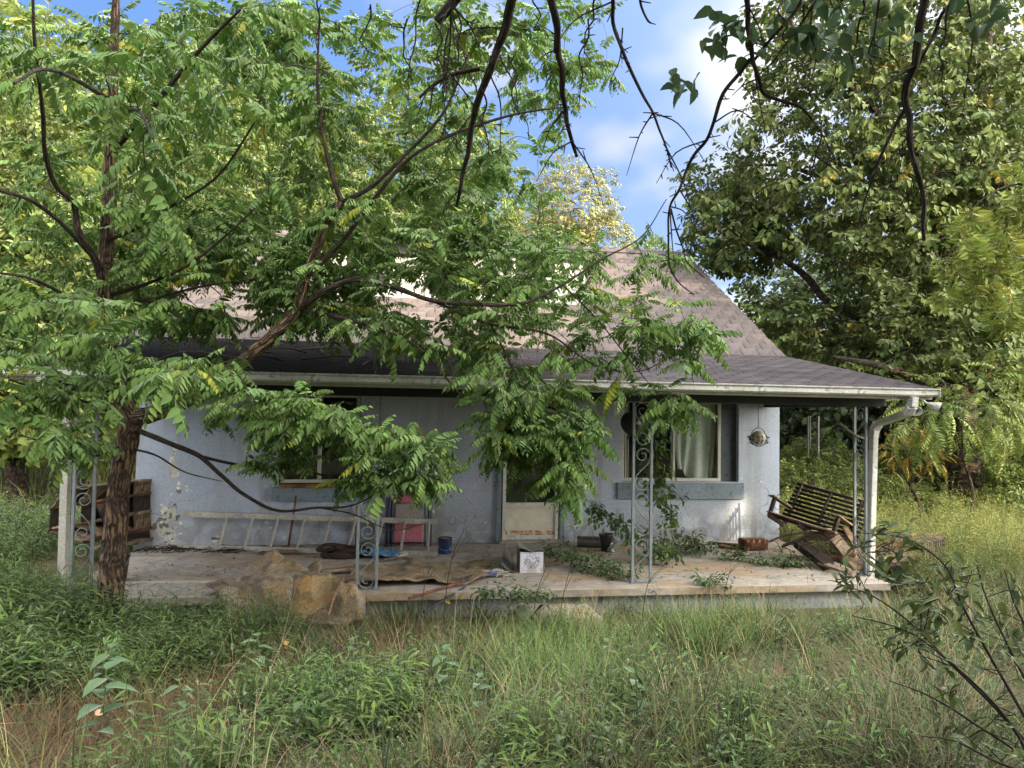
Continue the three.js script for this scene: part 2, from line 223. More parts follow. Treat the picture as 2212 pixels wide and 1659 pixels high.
// ---------------------------------------------------------------- the house
const house = thing('house', 'abandoned grey-blue block house with a long front porch and a shingle roof', 'house', [0, 0, 0]);
{
  // front wall with openings
  const s = new THREE.Shape(); s.moveTo(XL, -0.32); s.lineTo(XR, -0.32); s.lineTo(XR, 3.0); s.lineTo(XL, 3.0);
  const hole = (a, b, c, d) => { const h = new THREE.Path(); h.moveTo(a, c); h.lineTo(b, c); h.lineTo(b, d); h.lineTo(a, d); s.holes.push(h); };
  hole(3.5, 5.52, 0.96, 2.32); hole(-1.86, -0.66, 0.9, 2.3); hole(1.5, 2.52, 0.03, 2.16);
  const g = new THREE.ExtrudeGeometry(s, { depth: 0.2, bevelEnabled: false }); g.translate(0, 0, ZW - 0.2);
  const P = g.attributes.position, N = g.attributes.normal, U = g.attributes.uv;
  for (let i = 0; i < P.count; i++) U.setXY(i, (Math.abs(N.getX(i)) > 0.5 ? P.getX(i) + P.getZ(i) - ZW : P.getX(i)) - XL, Math.abs(N.getY(i)) > 0.5 ? P.getY(i) + P.getZ(i) - ZW : P.getY(i) + 0.32);
  // blue-grey paint, stains, and the patches where it has peeled to white plaster
  const W = 2048, H = 672, L = 10.115, HH = 3.32, c0 = [172, 178, 193];
  const peel = [[0.52, 1.78, 0.09, 0.1], [0.5, 1.52, 0.06, 0.12], [0.56, 1.38, 0.07, 0.09], [0.6, 1.22, 0.04, 0.12], [0.47, 0.78, 0.17, 0.17], [0.4, 0.62, 0.2, 0.2], [0.55, 0.86, 0.1, 0.1], [0.5, 0.45, 0.13, 0.14], [0.54, 2.3, 0.13, 0.14], [1.15, 0.42, 0.07, 0.07], [0.1, 0.5, 0.05, 0.08], [6.05, 1.6, 0.05, 0.05], [4.65, 1.55, 0.1, 0.04]];
  const paint = tex(W, H, (u, v) => {
    const x = u * L, y = v * HH, a = fbm(x * 0.8, y * 0.8, 1, 4), b = fbm(x * 9, y * 9, 2, 3), drip = fbm(x * 5, y * 0.35, 7, 4), f = fbm(x * 60, y * 60, 3, 2);
    let c = mixc(c0, [152, 160, 172], a * 1.1);
    c = mixc(c, [168, 178, 198], smoothstep(fbm(x * 1.2, y * 2, 12, 3), 0.5, 0.7) * 0.5);
    c = mixc(c, [128, 130, 120], smoothstep(drip, 0.5, 0.74) * 0.35);
    const jo = fbm(x * 3, y * 3, 5, 2) * 0.012, bed = Math.abs(((y - 0.32 + jo) % 0.203) - 0.1015), row = Math.floor((y - 0.32) / 0.203), head = Math.abs(((x + (row % 2) * 0.2 + jo) % 0.406) - 0.203);
    const joint = Math.max(smoothstep(bed, 0.094, 0.1015), smoothstep(head, 0.195, 0.203)) * smoothstep(fbm(x * 1.5, y * 1.5, 8, 2), 0.4, 0.6);
    c = c.map((k) => k * (1 - 0.07 * joint));
    c = mixc(c, [120, 116, 104], smoothstep(0.75 - (y - 0.32), 0, 0.7) * smoothstep(b, 0.36, 0.62) * 0.4);
    let m = 0; for (const [px, py, rx, ry] of peel) { const d = Math.hypot((x - px) / rx, (y - py) / ry); m = Math.max(m, 1.25 - d + (fbm(x * 8, y * 8, 4, 4) - 0.5) * 1.7); }
    const speck = smoothstep(fbm(x * 14, y * 14, 9, 3) * 0.6 + fbm(x * 1.6, y * 1.6, 19, 2) * 0.5 - (y - 0.32) * 0.06, 0.77, 0.8);
    if (m > 0.5) { c = mixc([206, 204, 198], [170, 166, 156], smoothstep(b, 0.3, 0.7)); if (m < 0.56) c = c.map((k) => k * 0.72); if (y < 1.2 && fbm(x * 24, y * 24, 14, 2) > 0.58) c = c.map((k) => k * 0.55); }
    else c = mixc(c, [208, 208, 206], speck * 0.8);
    const ck = Math.abs(fbm(x * 1.4, y * 1.4, 23, 3) - 0.5); if (ck < 0.0016 && y < 1.3) c = c.map((k) => k * 0.6);
    return c.map((k) => k * (0.93 + 0.14 * f));
  });
  paint.wrapS = paint.wrapT = THREE.ClampToEdgeWrapping; paint.repeat.set(1 / L, 1 / HH);
  mesh('front_wall', g, std({ map: paint, bumpMap: (() => { const t = rep(T.grit, 2); return t; })(), bumpScale: 0.002, roughness: 0.82 }), house);
}
{
  const m = M.block;
  for (const x of [XL + 0.1, XR - 0.1]) {  // end walls with gables
    const s = new THREE.Shape(); s.moveTo(ZW - 0.2, -0.32); s.lineTo(ZW - 0.2, 3.02); s.lineTo(ZR, YR - 0.18); s.lineTo(2 * ZR - ZW + 0.2, 3.02); s.lineTo(2 * ZR - ZW + 0.2, -0.32);
    const g = new THREE.ExtrudeGeometry(s, { depth: 0.2, bevelEnabled: false }); g.rotateY(-Math.PI / 2); g.translate(x + 0.1, 0, 0); g.computeVertexNormals();
    mesh('end_wall', g, m, house);
  }
  new MB().box(XR - XL - 0.42, 3.3, 0.2, (XL + XR) / 2, 1.35, 2 * ZR - ZW + 0.1).build('back_wall', m, house);
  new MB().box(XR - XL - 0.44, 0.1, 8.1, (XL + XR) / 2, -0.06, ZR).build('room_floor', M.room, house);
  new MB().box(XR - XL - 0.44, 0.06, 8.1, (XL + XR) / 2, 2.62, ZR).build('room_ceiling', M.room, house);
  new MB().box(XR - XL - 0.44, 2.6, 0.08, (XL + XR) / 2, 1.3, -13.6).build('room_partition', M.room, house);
  // porch slab: a lip over a painted block foot
  const slab = mesh('porch_floor', sheetGeo((u, v) => { const x = lerp(-3.72, 6.25 - 0.2 * v, u), z = lerp(ZW, ZE, v); return V(x + 0.012 * (fbm(z * 3, 1, 4) - 0.5) * (u > 0.99), 0.006 * (fbm(x * 1.5, z * 1.5, 3) - 0.5), z + (v > 0.99 ? 0.02 * (fbm(x * 4, 2, 1) - 0.5) : 0)); }, 120, 40, 0.085, 10.02, 2.99), M.concrete, house);
  new MB().box(9.8, 0.092, 0.05, 1.17, -0.043, ZE - 0.012, 0, 0, 0, 0.008).build('porch_lip', M.concrete, house);
  new MB().box(9.66, 0.6, 0.2, 1.16, -0.386, ZE - 0.17).box(0.2, 0.6, 2.65, 5.9, -0.386, -9.78).box(0.2, 0.6, 2.7, -3.57, -0.386, -9.75).build('porch_foot', M.block, house);
  new MB().box(9.95, 0.2, 0.13, 1.1, 2.31, -8.36, 0, 0, 0, 0.01).box(0.13, 0.2, 2.7, 6.0, 2.31, -9.8).box(0.13, 0.2, 2.7, -3.79, 2.31, -9.8).build('porch_beam', M.beam, house);
  new MB().box(10.2, 0.03, 2.72, 1.19, 2.43, -9.8).build('porch_ceiling', M.ceil, house);
  new MB().box(10.32, 0.14, 0.025, 1.16, 2.365, ZG - 0.13).build('fascia', M.whiteDirty, house);
}
// roof: deck, bargeboards and shingle tabs
{
  const deck = (z0, y0, z1, y1, th) => { const b = new MB(); b.bar(V(1.16, y0 - th / 2, z0), V(1.16, y1 - th / 2, z1), 10.3, th, 0, 0.002); return b; };
  const rf = deck(ZW, YB - 0.02, ZR, YR - 0.02, 0.05).geo(deck(ZW + 0.02, YB - 0.02, ZG - 0.12, 2.43, 0.05).make()).geo(deck(ZR - 0.02, YR - 0.02, 2 * ZR - ZW - 0.4, YB - 0.26, 0.05).make()).build('roof', M.beam, house);
  for (const x of [6.325, -4.005]) { const bb = new MB(); bb.bar(V(x, YB - 0.1, ZW), V(x, YR - 0.1, ZR), 0.022, 0.15); bb.bar(V(x, YB - 0.1, ZW), V(x, 2.36, ZG - 0.12), 0.022, 0.13); bb.bar(V(x, YR - 0.1, ZR), V(x, YB - 0.3, 2 * ZR - ZW - 0.4), 0.022, 0.15); bb.build('bargeboard', M.whiteDirty, rf); }
  const r = rng(11), tab = rbox(0.289, 0.012, 0.255, 0.002).clone(), cols = [];
  tab.setAttribute('color', new THREE.Float32BufferAttribute(new Array(tab.attributes.position.count * 3).fill(1), 3));
  const variants = [[1.05, 1.0, 0.98], [0.94, 0.92, 0.92], [1.1, 1.04, 1.0], [0.88, 0.86, 0.87], [1, 0.96, 0.94], [0.97, 0.96, 0.97]].map((c) => { const m = M.shingle.clone(); m.color.multiply(lin(...c)); return m; });
  const list = [], under = new MB();
  const lay = (z0, y0, z1, y1, ex, w, zone) => {
    const L = Math.hypot(z1 - z0, y1 - y0), a = Math.atan2(y1 - y0, -(z1 - z0)), rows = Math.ceil(L / ex), dz = (z1 - z0) / L, dy = (y1 - y0) / L;
    for (let i = 0; i < rows; i++) { const s0 = i * ex + ex * 0.6, k = new THREE.Matrix4().compose(V(1.16, y0 + dy * s0 + 0.0135, z0 + dz * s0), new THREE.Quaternion().setFromEuler(new THREE.Euler(a + 0.022, 0, 0)), V(1, 1, 1)); under.geo(rbox(10.3, 0.004, ex * 1.1, 0), k); }
    for (let i = 0; i < rows; i++) for (let j = -1; j < 10.4 / w; j++) {
      let x = -4.02 + (j + 0.5 + (i % 2) * 0.5 + 0.04 * (r() - 0.5)) * w, ww = w; const lo = Math.max(-4.02, x - w / 2), hi = Math.min(6.345, x + w / 2); if (hi - lo < 0.05) continue; x = (lo + hi) / 2; ww = hi - lo;
      const sIn = i * ex + ex * 0.55, z = z0 + dz * sIn, y = y0 + dy * sIn; if (zone === 0 && x > -1.7 && x < 3.2 && z < -12.9) continue;
      const m = new THREE.Matrix4().compose(V(x, y + 0.017, z), new THREE.Quaternion().setFromEuler(new THREE.Euler(a + 0.022 + 0.004 * (r() - 0.5), 0, 0)), V(ww / 0.3, 1, (ex * 1.28) / 0.255));
      list.push({ m, x, z, zone, k: r(), i });
    }
  };
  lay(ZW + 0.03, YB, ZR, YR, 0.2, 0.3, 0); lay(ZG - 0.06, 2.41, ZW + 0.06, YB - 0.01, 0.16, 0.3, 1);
  under.build('shingle_underlay', M.beam, rf);
  const near = list.filter((q) => q.zone === 0).sort((a, b) => b.x - a.x), one = new Set(near.slice(0, 290));
  for (const q of one) { const o = shade(new THREE.Mesh(tab, variants[Math.floor(q.k * 6)])); o.name = 'shingle'; o.applyMatrix4(q.m); rf.add(o); }
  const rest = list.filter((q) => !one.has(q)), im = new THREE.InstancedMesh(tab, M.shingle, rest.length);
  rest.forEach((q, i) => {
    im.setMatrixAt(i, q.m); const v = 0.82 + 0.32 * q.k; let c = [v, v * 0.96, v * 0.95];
    if (q.zone === 1) { const crownShade = smoothstep(2.2 - q.x + (fbm(q.x * 1.3, q.z * 1.3, 3) - 0.5) * 3, -0.8, 2.2), spare = 0.62; const rw = 0.8 + 0.3 * hash(q.i, 3, 1); c = [v * 0.56, v * 0.57, v * 0.63].map((k) => rw * lerp(k, k * 0.12, crownShade)); }  // shade of the tree overhead put into the tab tint, darker to the left
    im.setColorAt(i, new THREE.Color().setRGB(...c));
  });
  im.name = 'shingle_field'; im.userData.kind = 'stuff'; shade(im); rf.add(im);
  const rc = new MB(); for (let x = -4.0; x < 6.3; x += 0.28) for (const q of [-1, 1]) rc.box(0.275, 0.012, 0.17, x + 0.14, YR + 0.004 + 0.003 * ((x * 100) % 2), ZR + q * 0.07, q * 0.55, 0, 0, 0);
  rc.build('ridge_cap', M.shingle, rf);
  // litter that lies on the left half of the porch roof
  const lit = new MB(); for (let i = 0; i < 26; i++) { const x = rr(-2.5, 1.6, r), t = rr(0.15, 0.9, r), z = lerp(ZG, ZW, t), y = lerp(2.45, 3.09, t), a = rr(0, 3.1, r), l = rr(0.3, 1, r); lit.tube([V(x, y, z), V(x + Math.cos(a) * l * 0.5, y + 0.03 + 0.1 * Math.sin(a) * l * 0.5 + 0.02, z - Math.sin(a) * l * 0.5), V(x + Math.cos(a) * l, y + 0.19 * Math.sin(a) * l + 0.01, z - Math.sin(a) * l)], [0.012, 0.004], 5, 3); }
  lit.build('fallen_twigs', M.twig, rf);
}
// dormer behind the tree
{
  const zf = -12.75, a = -1.72, b = 3.22, d = new MB();
  d.box(b - a, 1.2, 0.1, (a + b) / 2, 4.42, zf - 0.05);
  for (let i = 0; i < 10; i++) d.box(b - a + 0.02, 0.128, 0.02, (a + b) / 2, 4.0 + i * 0.115, zf + 0.012, 0.1, 0, 0, 0.002);
  for (const x of [a, b]) { const s = new THREE.Shape(); s.moveTo(-zf + 0.02, 3.95); s.lineTo(-zf + 0.02, 5.02); s.lineTo(-ZR, YR); const g = new THREE.ExtrudeGeometry(s, { depth: 0.06, bevelEnabled: false }); g.rotateY(Math.PI / 2); g.translate(x - 0.03, 0, 0); d.geo(g); }
  const dm = d.build('dormer', M.white, house);
  new MB().bar(V((a + b) / 2, 4.99, zf + 0.3), V((a + b) / 2, YR + 0.06, ZR - 0.05), b - a + 0.4, 0.07).build('dormer_roof', M.beam, dm);
  for (const x of [-0.7, 0.75, 2.3]) {
    const f = new MB(); for (const s of [-1, 1]) { f.box(0.07, 0.86, 0.05, x + s * 0.4, 4.5, zf + 0.045); f.box(0.87, 0.07, 0.05, x, 4.5 + s * 0.42, zf + 0.047); } f.box(0.8, 0.05, 0.04, x, 4.5, zf + 0.04).box(0.03, 0.8, 0.035, x, 4.5, zf + 0.038);
    f.build('dormer_window', M.white, dm); new MB().box(0.76, 0.8, 0.006, x, 4.5, zf + 0.03, 0, 0, 0, 0).build('dormer_pane', M.dark, dm);
  }
}
// gutter, downspouts, lights
{
  const s = new THREE.Shape(); [[0, 0], [0, -0.095], [0.075, -0.095], [0.095, -0.075], [0.1, -0.03], [0.118, -0.012], [0.12, 0], [0.112, 0.001], [0.092, -0.03], [0.087, -0.07], [0.07, -0.088], [0.006, -0.088], [0.006, 0]].forEach(([x, y], i) => i ? s.lineTo(x, y) : s.moveTo(x, y));
  const g = new THREE.ExtrudeGeometry(s, { depth: 10.36, bevelEnabled: false }); g.rotateY(-Math.PI / 2); g.rotateZ(0); g.scale(1, 1, 1); g.translate(6.34, 2.425, ZG - 0.115);
  const c = new MB().geo(g); for (const x of [-4.02, 6.34]) c.box(0.004, 0.1, 0.12, x, 2.378, ZG - 0.055, 0, 0, 0, 0);
  const gut = c.build('gutter', M.white, house);
  const down = (pts, w, d) => {
    const b = new MB();
    for (let i = 0; i + 1 < pts.length; i++) { b.bar(pts[i], pts[i + 1], w, d, 0, 0.008); const dir = pts[i + 1].clone().sub(pts[i]), L = dir.length(); if (L < 0.35) for (let k = 0; k < L; k += 0.018) b.bar(pts[i].clone().addScaledVector(dir, k / L), pts[i].clone().addScaledVector(dir, Math.min(1, (k + 0.008) / L)), w + 0.008, d + 0.008, 0, 0.003); }
    return b;
  };
  const zb = -8.12;
  down([V(6.02, 2.33, ZG - 0.06), V(6.02, 2.21, ZG - 0.08), V(6.03, 2.13, ZG - 0.16), V(6.14, 1.99, -8.52), V(6.14, 1.9, -8.6), V(6.13, 1.8, -8.6), V(6.1, 0.9, -8.6), V(6.07, -0.1, -8.6)], 0.1, 0.075).build('downspout', M.white, house);
  down([V(-3.58, 2.33, ZG - 0.06), V(-3.58, 2.2, ZG - 0.1), V(-3.52, 2.04, zb), V(-3.5, 1.85, zb), V(-3.49, 0.9, zb), V(-3.48, -0.3, zb)], 0.1, 0.075).build('downspout', M.whiteDirty, house);
  const fl = new MB(); const lamp = (x, y, z, dx, dy, dz) => { const a = V(x, y, z), d = V(dx, dy, dz).normalize(); const prof = [[0.02, 0], [0.03, 0.02], [0.04, 0.06], [0.062, 0.11], [0.066, 0.135], [0.06, 0.135], [0.03, 0.11]].map(([r, h]) => new THREE.Vector2(r, h)); const lg = new THREE.LatheGeometry(prof, 16); lg.applyMatrix4(new THREE.Matrix4().makeRotationFromQuaternion(new THREE.Quaternion().setFromUnitVectors(V(0, 1, 0), d)).setPosition(a)); fl.geo(lg).tube([a, V(6.3, 2.33, -7.98)], 0.014, 6, 2); };
  lamp(6.24, 2.21, -7.95, -0.5, -0.4, 0.7); lamp(6.4, 2.25, -7.95, 0.7, -0.3, 0.45); fl.box(0.1, 0.05, 0.1, 6.3, 2.33, -7.99);
  fl.build('floodlight', M.white, house);
}
// windows and doors
{
  const win = (x0, x1, y0, y1, split, cut) => {
    const z = ZW - 0.11, f = new MB(), w = 0.05, cx = (x0 + x1) / 2, cy = (y0 + y1) / 2;
    f.box(w, y1 - y0, 0.07, x0 + w / 2, cy, z).box(w, y1 - y0, 0.07, x1 - w / 2, cy, z).box(x1 - x0 - 2 * w, w, 0.07, cx, y0 + w / 2, z).box(x1 - x0 - 2 * w, w, 0.07, cx, y1 - w / 2, z);
    f.box(0.04, y1 - y0 - 2 * w, 0.06, split, cy, z + 0.004); f.box(0.018, y1 - y0 - 2 * w, 0.05, split - 0.032, cy, z - 0.01);
    if (cut) f.box(0.02, y1 - y0 - 2 * w, 0.05, x0 + w + 0.03, cy, z + 0.002).box(0.012, y1 - y0 - 2 * w, 0.05, x0 + w + 0.07, cy, z + 0.002);
    const o = f.build('window', M.whiteDirty, house);
    new MB().box(split - x0 - w, y1 - y0 - 2 * w, 0.004, (x0 + w + split) / 2, cy, z - 0.005, 0, 0, 0, 0).build('pane', M.glass, o);
    new MB().box(x1 - split - w, y1 - y0 - 2 * w, 0.004, (x1 - w + split) / 2, cy, z - 0.015, 0, 0, 0, 0).build('pane', M.glass, o);
    return o;
  };
  const w2 = win(3.52, 5.24, 0.965, 2.3, 4.42, true), r = rng(5);
  const fold = (x0, x1, hem, seed, gather) => sheetGeo((u, v) => { const y = lerp(2.3, hem + 0.12 * Math.sin(u * 5 + seed), v), pull = gather * v * v * (1 - v * 0.2), x = lerp(x0, x1, u) + (Math.sin(u * 9 + seed) * 0.05 - pull * (u - 0.4)) * v, z = ZW - 0.19 - 0.04 * (Math.sin(u * 26 + seed + 2.2 * v) * 0.6 + Math.sin(u * 11 - v * 3 + seed) * 0.7) * (0.35 + 0.65 * v); return V(x, y, z); }, 60, 24, 0.003, 3, 3);
  new MB().geo(fold(4.44, 5.2, 1.04, 1.2, 0.1)).build('curtain', M.cloth, w2); 
  new MB().box(0.3, 1.36, 0.06, 5.39, 1.64, ZW - 0.13, 0, 0, 0, 0.004).build('jamb', std({ map: rep(T.paint, 0.7), color: lin(0.1, 0.125, 0.15), roughness: 0.8 }), w2);
  new MB().box(2.17, 0.27, 0.035, 4.515, 0.815, ZW + 0.018, 0, 0, 0, 0.008).build('sill', M.blue, w2);
  const w1 = win(-1.84, -0.68, 0.92, 2.28, -1.26, false);
  new MB().box(1.34, 0.2, 0.09, -1.26, 0.76, ZW + 0.046, 0, 0, 0, 0.008).build('sill', M.blue, w1);
  new MB().box(1.26, 0.06, 0.12, -1.2, 0.893, ZW + 0.05, 0.05, 0, 0.01).build('sill_board', M.rust, w1);
  // storm door
  const zd = ZW + 0.02, d = new MB(), x0 = 1.56, x1 = 2.46, t = 0.055;
  d.box(t, 2.08, 0.045, x0 + t / 2, 1.085, zd).box(t, 2.08, 0.045, x1 - t / 2, 1.085, zd).box(x1 - x0 - 2 * t, 0.1, 0.04, 2.01, 2.07, zd).box(x1 - x0 - 2 * t, 0.07, 0.04, 2.01, 0.085, zd).box(x1 - x0 - 2 * t, 0.06, 0.04, 2.01, 0.6, zd).box(x1 - x0 - 2 * t, 0.045, 0.04, 2.01, 1.42, zd);
  const door = d.build('storm_door', M.white, house);
  new MB().box(x1 - x0 - 2 * t, 0.46, 0.012, 2.01, 0.345, zd - 0.008, 0, 0, 0, 0.002).box(x1 - x0 - 0.16, 0.012, 0.02, 2.01, 0.54, zd + 0.002).box(x1 - x0 - 0.16, 0.012, 0.02, 2.01, 0.15, zd + 0.002).build('kick_panel', std({ map: (() => { const k = tex(256, 128, (u, v) => { const b = fbm(u * 9, v * 6, 3, 4), rs = smoothstep(fbm(u * 14, v * 10, 7, 3) + (1 - v) * 0.18 - (v > 0.16 ? 0.4 : 0.04), 0.58, 0.7); return mixc(mixc([212, 206, 192], [186, 178, 160], b), [156, 96, 46], rs); }); k.repeat.set(1 / 0.8, 1 / 0.46); k.offset.set(0.5, 0.5 - 0.74 / 0.46); return k; })(), roughness: 0.6 }), door);
  for (const [a, b] of [[0.63, 1.4], [1.44, 2.02]]) new MB().box(x1 - x0 - 2 * t, b - a, 0.004, 2.01, (a + b) / 2, zd - 0.006, 0, 0, 0, 0).build('door_pane', M.glass, door);
  new MB().box(0.03, 0.12, 0.03, 2.41, 1.02, zd + 0.035).bar(V(2.4, 1.04, zd + 0.06), V(2.32, 1.04, zd + 0.06), 0.016, 0.022).build('handle', M.alu, door);
  new MB().box(0.08, 2.2, 0.05, 1.5, 1.1, ZW + 0.026).box(0.08, 2.2, 0.05, 2.52, 1.1, ZW + 0.026).build('door_casing', M.blue, house);
  new MB().box(0.98, 0.045, 0.24, 2.01, 0.024, ZW + 0.02, 0, 0, 0, 0.006).build('threshold', M.concrete, house);
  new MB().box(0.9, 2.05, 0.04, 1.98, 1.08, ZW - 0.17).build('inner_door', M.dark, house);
  new MB().tube([V(-3.78, 0.62, ZW + 0.03), V(-3.77, 0.3, ZW + 0.03), V(-3.79, 0.2, ZW + 0.05), V(-3.98, 0.1, ZW + 0.06)], 0.018, 8, 6).tube([V(-3.7, 0.6, ZW + 0.02), V(-3.69, 0.22, ZW + 0.02), V(-3.75, 0.14, ZW + 0.04), V(-3.98, 0.05, ZW + 0.05)], 0.014, 8, 6).box(0.1, 0.14, 0.05, -3.74, 0.68, ZW + 0.026).build('conduit', M.block, house);
}
// wrought-iron porch posts
function porchPost(x, z, turn, w, label) {
  const b = new MB(), H = 2.215; for (const s of [-1, 1]) b.box(0.032, H, 0.032, s * (w / 2 - 0.016), H / 2, 0, 0, 0, 0, 0.003);
  b.box(w + 0.04, 0.008, 0.07, 0, 0.004, 0);
  const o = b.build('porch_post', M.iron, house); o.position.set(x, 0, z); o.rotation.y = turn; if (label) o.userData.label = label;
  const hw = w / 2 - 0.034, mods = 4, mh = H / mods;
  for (let k = 0; k < mods; k++) {
    const s = k % 2 ? -1 : 1, yu = (k + 1) * mh - hw - 0.012, yl = k * mh + hw + 0.012, q = [], g = yu - yl;
    for (let i = 0; i <= 18; i++) { const t = i / 18, a = 2.7 * Math.PI * (1 - t), r = lerp(0.02, hw, Math.pow(t, 0.8)); q.push(V(s * Math.cos(a) * r, yu + Math.sin(a) * r, 0)); }
    q.push(V(s * hw * 0.72, yu - g * 0.3, 0), V(-s * hw * 0.72, yl + g * 0.3, 0));
    for (let i = 0; i <= 18; i++) { const t = i / 18, a = Math.PI + 2.7 * Math.PI * t, r = lerp(0.02, hw, Math.pow(1 - t, 0.8)); q.push(V(s * Math.cos(a) * r, yl + Math.sin(a) * r, 0)); }
    const geo = tubeGeo(q, 0.006, 6, 2, {});
    mesh('scroll', geo, M.iron, o);
  }
  return o;
}
porchPost(2.9, -8.42, 0, 0.26); porchPost(-0.38, -8.36, 0, 0.25); porchPost(-3.44, -8.44, 0, 0.24); porchPost(6.02, -8.72, Math.PI / 2, 0.27);
// ---------------------------------------------------------------- leaves, sprays and fronds
const X = V(1, 0, 0), Y = V(0, 1, 0), Z = V(0, 0, 1);
function leafInto(b, base, dir, up, len, wid, curl = 0.25, fold = 0.25, segs = 3, tone = 1) {  // one leaf: a folded, curled blade with a drawn-out tip
  const z = dir.clone().normalize(), x = up.clone().cross(z).normalize(), y = z.clone().cross(x), prof = segs === 3 ? [0.04, 0.95, 0.72, 0] : [0.04, 0.74, 1, 0.6, 0], at = segs === 3 ? [0, 0.28, 0.66, 1] : [0, 0.12, 0.36, 0.7, 1];
  let prev = null; b.color(tone, tone, tone);
  for (let i = 0; i <= segs; i++) {
    const t = at[i], c = base.clone().addScaledVector(z, len * t * (1 - curl * 0.25 * t)).addScaledVector(y, -curl * len * t * t), w = prof[i] * wid * 0.5, nl = y.clone().addScaledVector(x, 0.35 + fold).addScaledVector(z, curl * t), nr = y.clone().addScaledVector(x, -0.35 - fold).addScaledVector(z, curl * t), nm = y.clone().addScaledVector(z, curl * t);
    nl.normalize(); nr.normalize(); nm.normalize();
    const L = c.clone().addScaledVector(x, -w).addScaledVector(y, w * fold), R = c.clone().addScaledVector(x, w).addScaledVector(y, w * fold), q = [b.vert(L.x, L.y, L.z, nl.x, nl.y, nl.z, 0, t), b.vert(c.x, c.y, c.z, nm.x, nm.y, nm.z, 0.5, t), b.vert(R.x, R.y, R.z, nr.x, nr.y, nr.z, 1, t)];
    if (prev) { const [a, m, e] = prev; if (i === segs) b.i.push(a, q[1], m, m, q[1], e); else b.i.push(a, q[1], m, a, q[0], q[1], m, q[2], e, m, q[1], q[2]); }
    prev = q;
  }
}
function frondGeo(seed, { pairs = 7, len = 0.55, leaf = 0.135, wid = 0.058, droop = 0.3, hang = 0.75, lost = 0.02, curl = 0.35 } = {}) {  // a pinnate leaf along +z
  const r = rng(seed), b = new MB(), at = (t) => V(0.03 * Math.sin(t * 2 + seed), 0.05 * Math.sin(t * 2) * 0.6 - droop * len * t * t, len * t * (1 - 0.12 * t));
  b.color(1.0, 0.9, 0.75); b.tube([at(0), at(0.35), at(0.7), at(1)], [0.0028, 0.0012], 3, 2, { cap: false });
  for (let i = 0; i <= pairs; i++) {
    const t = 0.16 + (0.84 * i) / pairs, c = at(t), fw = at(Math.min(1, t + 0.05)).sub(at(t - 0.05)).normalize(), sz = Math.sin(Math.PI * (0.2 + 0.68 * t)) * 0.95 + 0.12;
    for (const s of i === pairs ? [0] : [-1, 1]) {
      if (r() < lost) continue; const h = hang * rr(0.6, 1.35, r), d = s ? X.clone().multiplyScalar(s).addScaledVector(fw, rr(0.25, 0.7, r)).addScaledVector(Y, -h) : fw.clone().addScaledVector(Y, -h * 0.4), up = Y.clone().addScaledVector(X, s * h * 0.8 + rr(-0.15, 0.15, r)).addScaledVector(fw, rr(-0.2, 0.35, r));
      leafInto(b, c.clone().addScaledVector(X, s * 0.006), d, up, leaf * sz * rr(0.85, 1.15, r), wid * sz * rr(0.85, 1.15, r), rr(0.0, curl, r), rr(0.12, 0.34, r), 4, rr(0.74, 1.2, r) * (r() < 0.05 ? 1.5 : 1));
    }
  }
  return b.make();
}
function sprayGeo(seed, { n = 8, leaf = 0.14, wid = 0.09, spread = 0.3, hang = 0.5, segs = 3 } = {}) {  // simple leaves round a twig along +z
  const r = rng(seed), b = new MB(); b.color(0.8, 0.7, 0.6); b.tube([V(0, 0, -spread * 0.4), V(0, -0.01, spread * 0.5), V(0, -0.04, spread)], [0.004, 0.0015], 3, 1, { cap: false });
  for (let i = 0; i < n; i++) {
    const a = i * 2.4 + r() * 0.9, t = i / n, c = V(0, -0.02 * t, spread * (t - 0.1)), d = V(Math.cos(a), Math.sin(a) * 0.5 - hang, rr(0.1, 0.9, r)), up = Y.clone().add(V(rr(-0.45, 0.45, r), 0, rr(-0.3, 0.6, r)));
    leafInto(b, c.addScaledVector(d, 0.035), d, up, leaf * rr(0.7, 1.2, r), wid * rr(0.75, 1.2, r), rr(0, 0.5, r), rr(0.1, 0.4, r), segs, rr(0.78, 1.2, r));
  }
  return b.make();
}
const place = (p, dir, up, s) => { const z = dir.clone().normalize(), x = up.clone().cross(z).normalize(), y = z.clone().cross(x); return new THREE.Matrix4().makeBasis(x.multiplyScalar(s), y.multiplyScalar(s), z.multiplyScalar(s)).setPosition(p); };
// leaves on a thing: the ones that show largest are parts of their own, the rest one instanced part
function foliage(parent, spots, geos, mats, name, alone, restName = 'foliage') {
  for (const q of spots) { const p = new THREE.Vector3().setFromMatrixPosition(q.m), e = seen(p); q.size = e.d > 0.2 && e.x > -60 && e.x < 2270 && e.y > -60 && e.y < 1720 ? q.s / e.d : 0; }
  spots.sort((a, b) => b.size - a.size);
  spots.slice(0, alone).forEach((q) => { const m = shade(new THREE.Mesh(geos[q.v % geos.length], mats[Math.floor(q.c * mats.length) % mats.length])); m.name = name; m.applyMatrix4(q.m); parent.add(m); });
  geos.forEach((g, k) => {
    const rest = spots.slice(alone).filter((q) => q.v % geos.length === k); if (!rest.length) return;
    const im = new THREE.InstancedMesh(g, mats[0], rest.length); rest.forEach((q, i) => { im.setMatrixAt(i, q.m); const c = q.tint ?? [1, 1, 1]; im.setColorAt(i, new THREE.Color().setRGB(...c)); });
    im.name = restName; im.userData.kind = 'stuff'; shade(im); parent.add(im);
  });
}
const tints = (base, list) => list.map(([r, g, b]) => { const m = base.clone(); m.color.multiply(lin(r, g, b)); return m; });
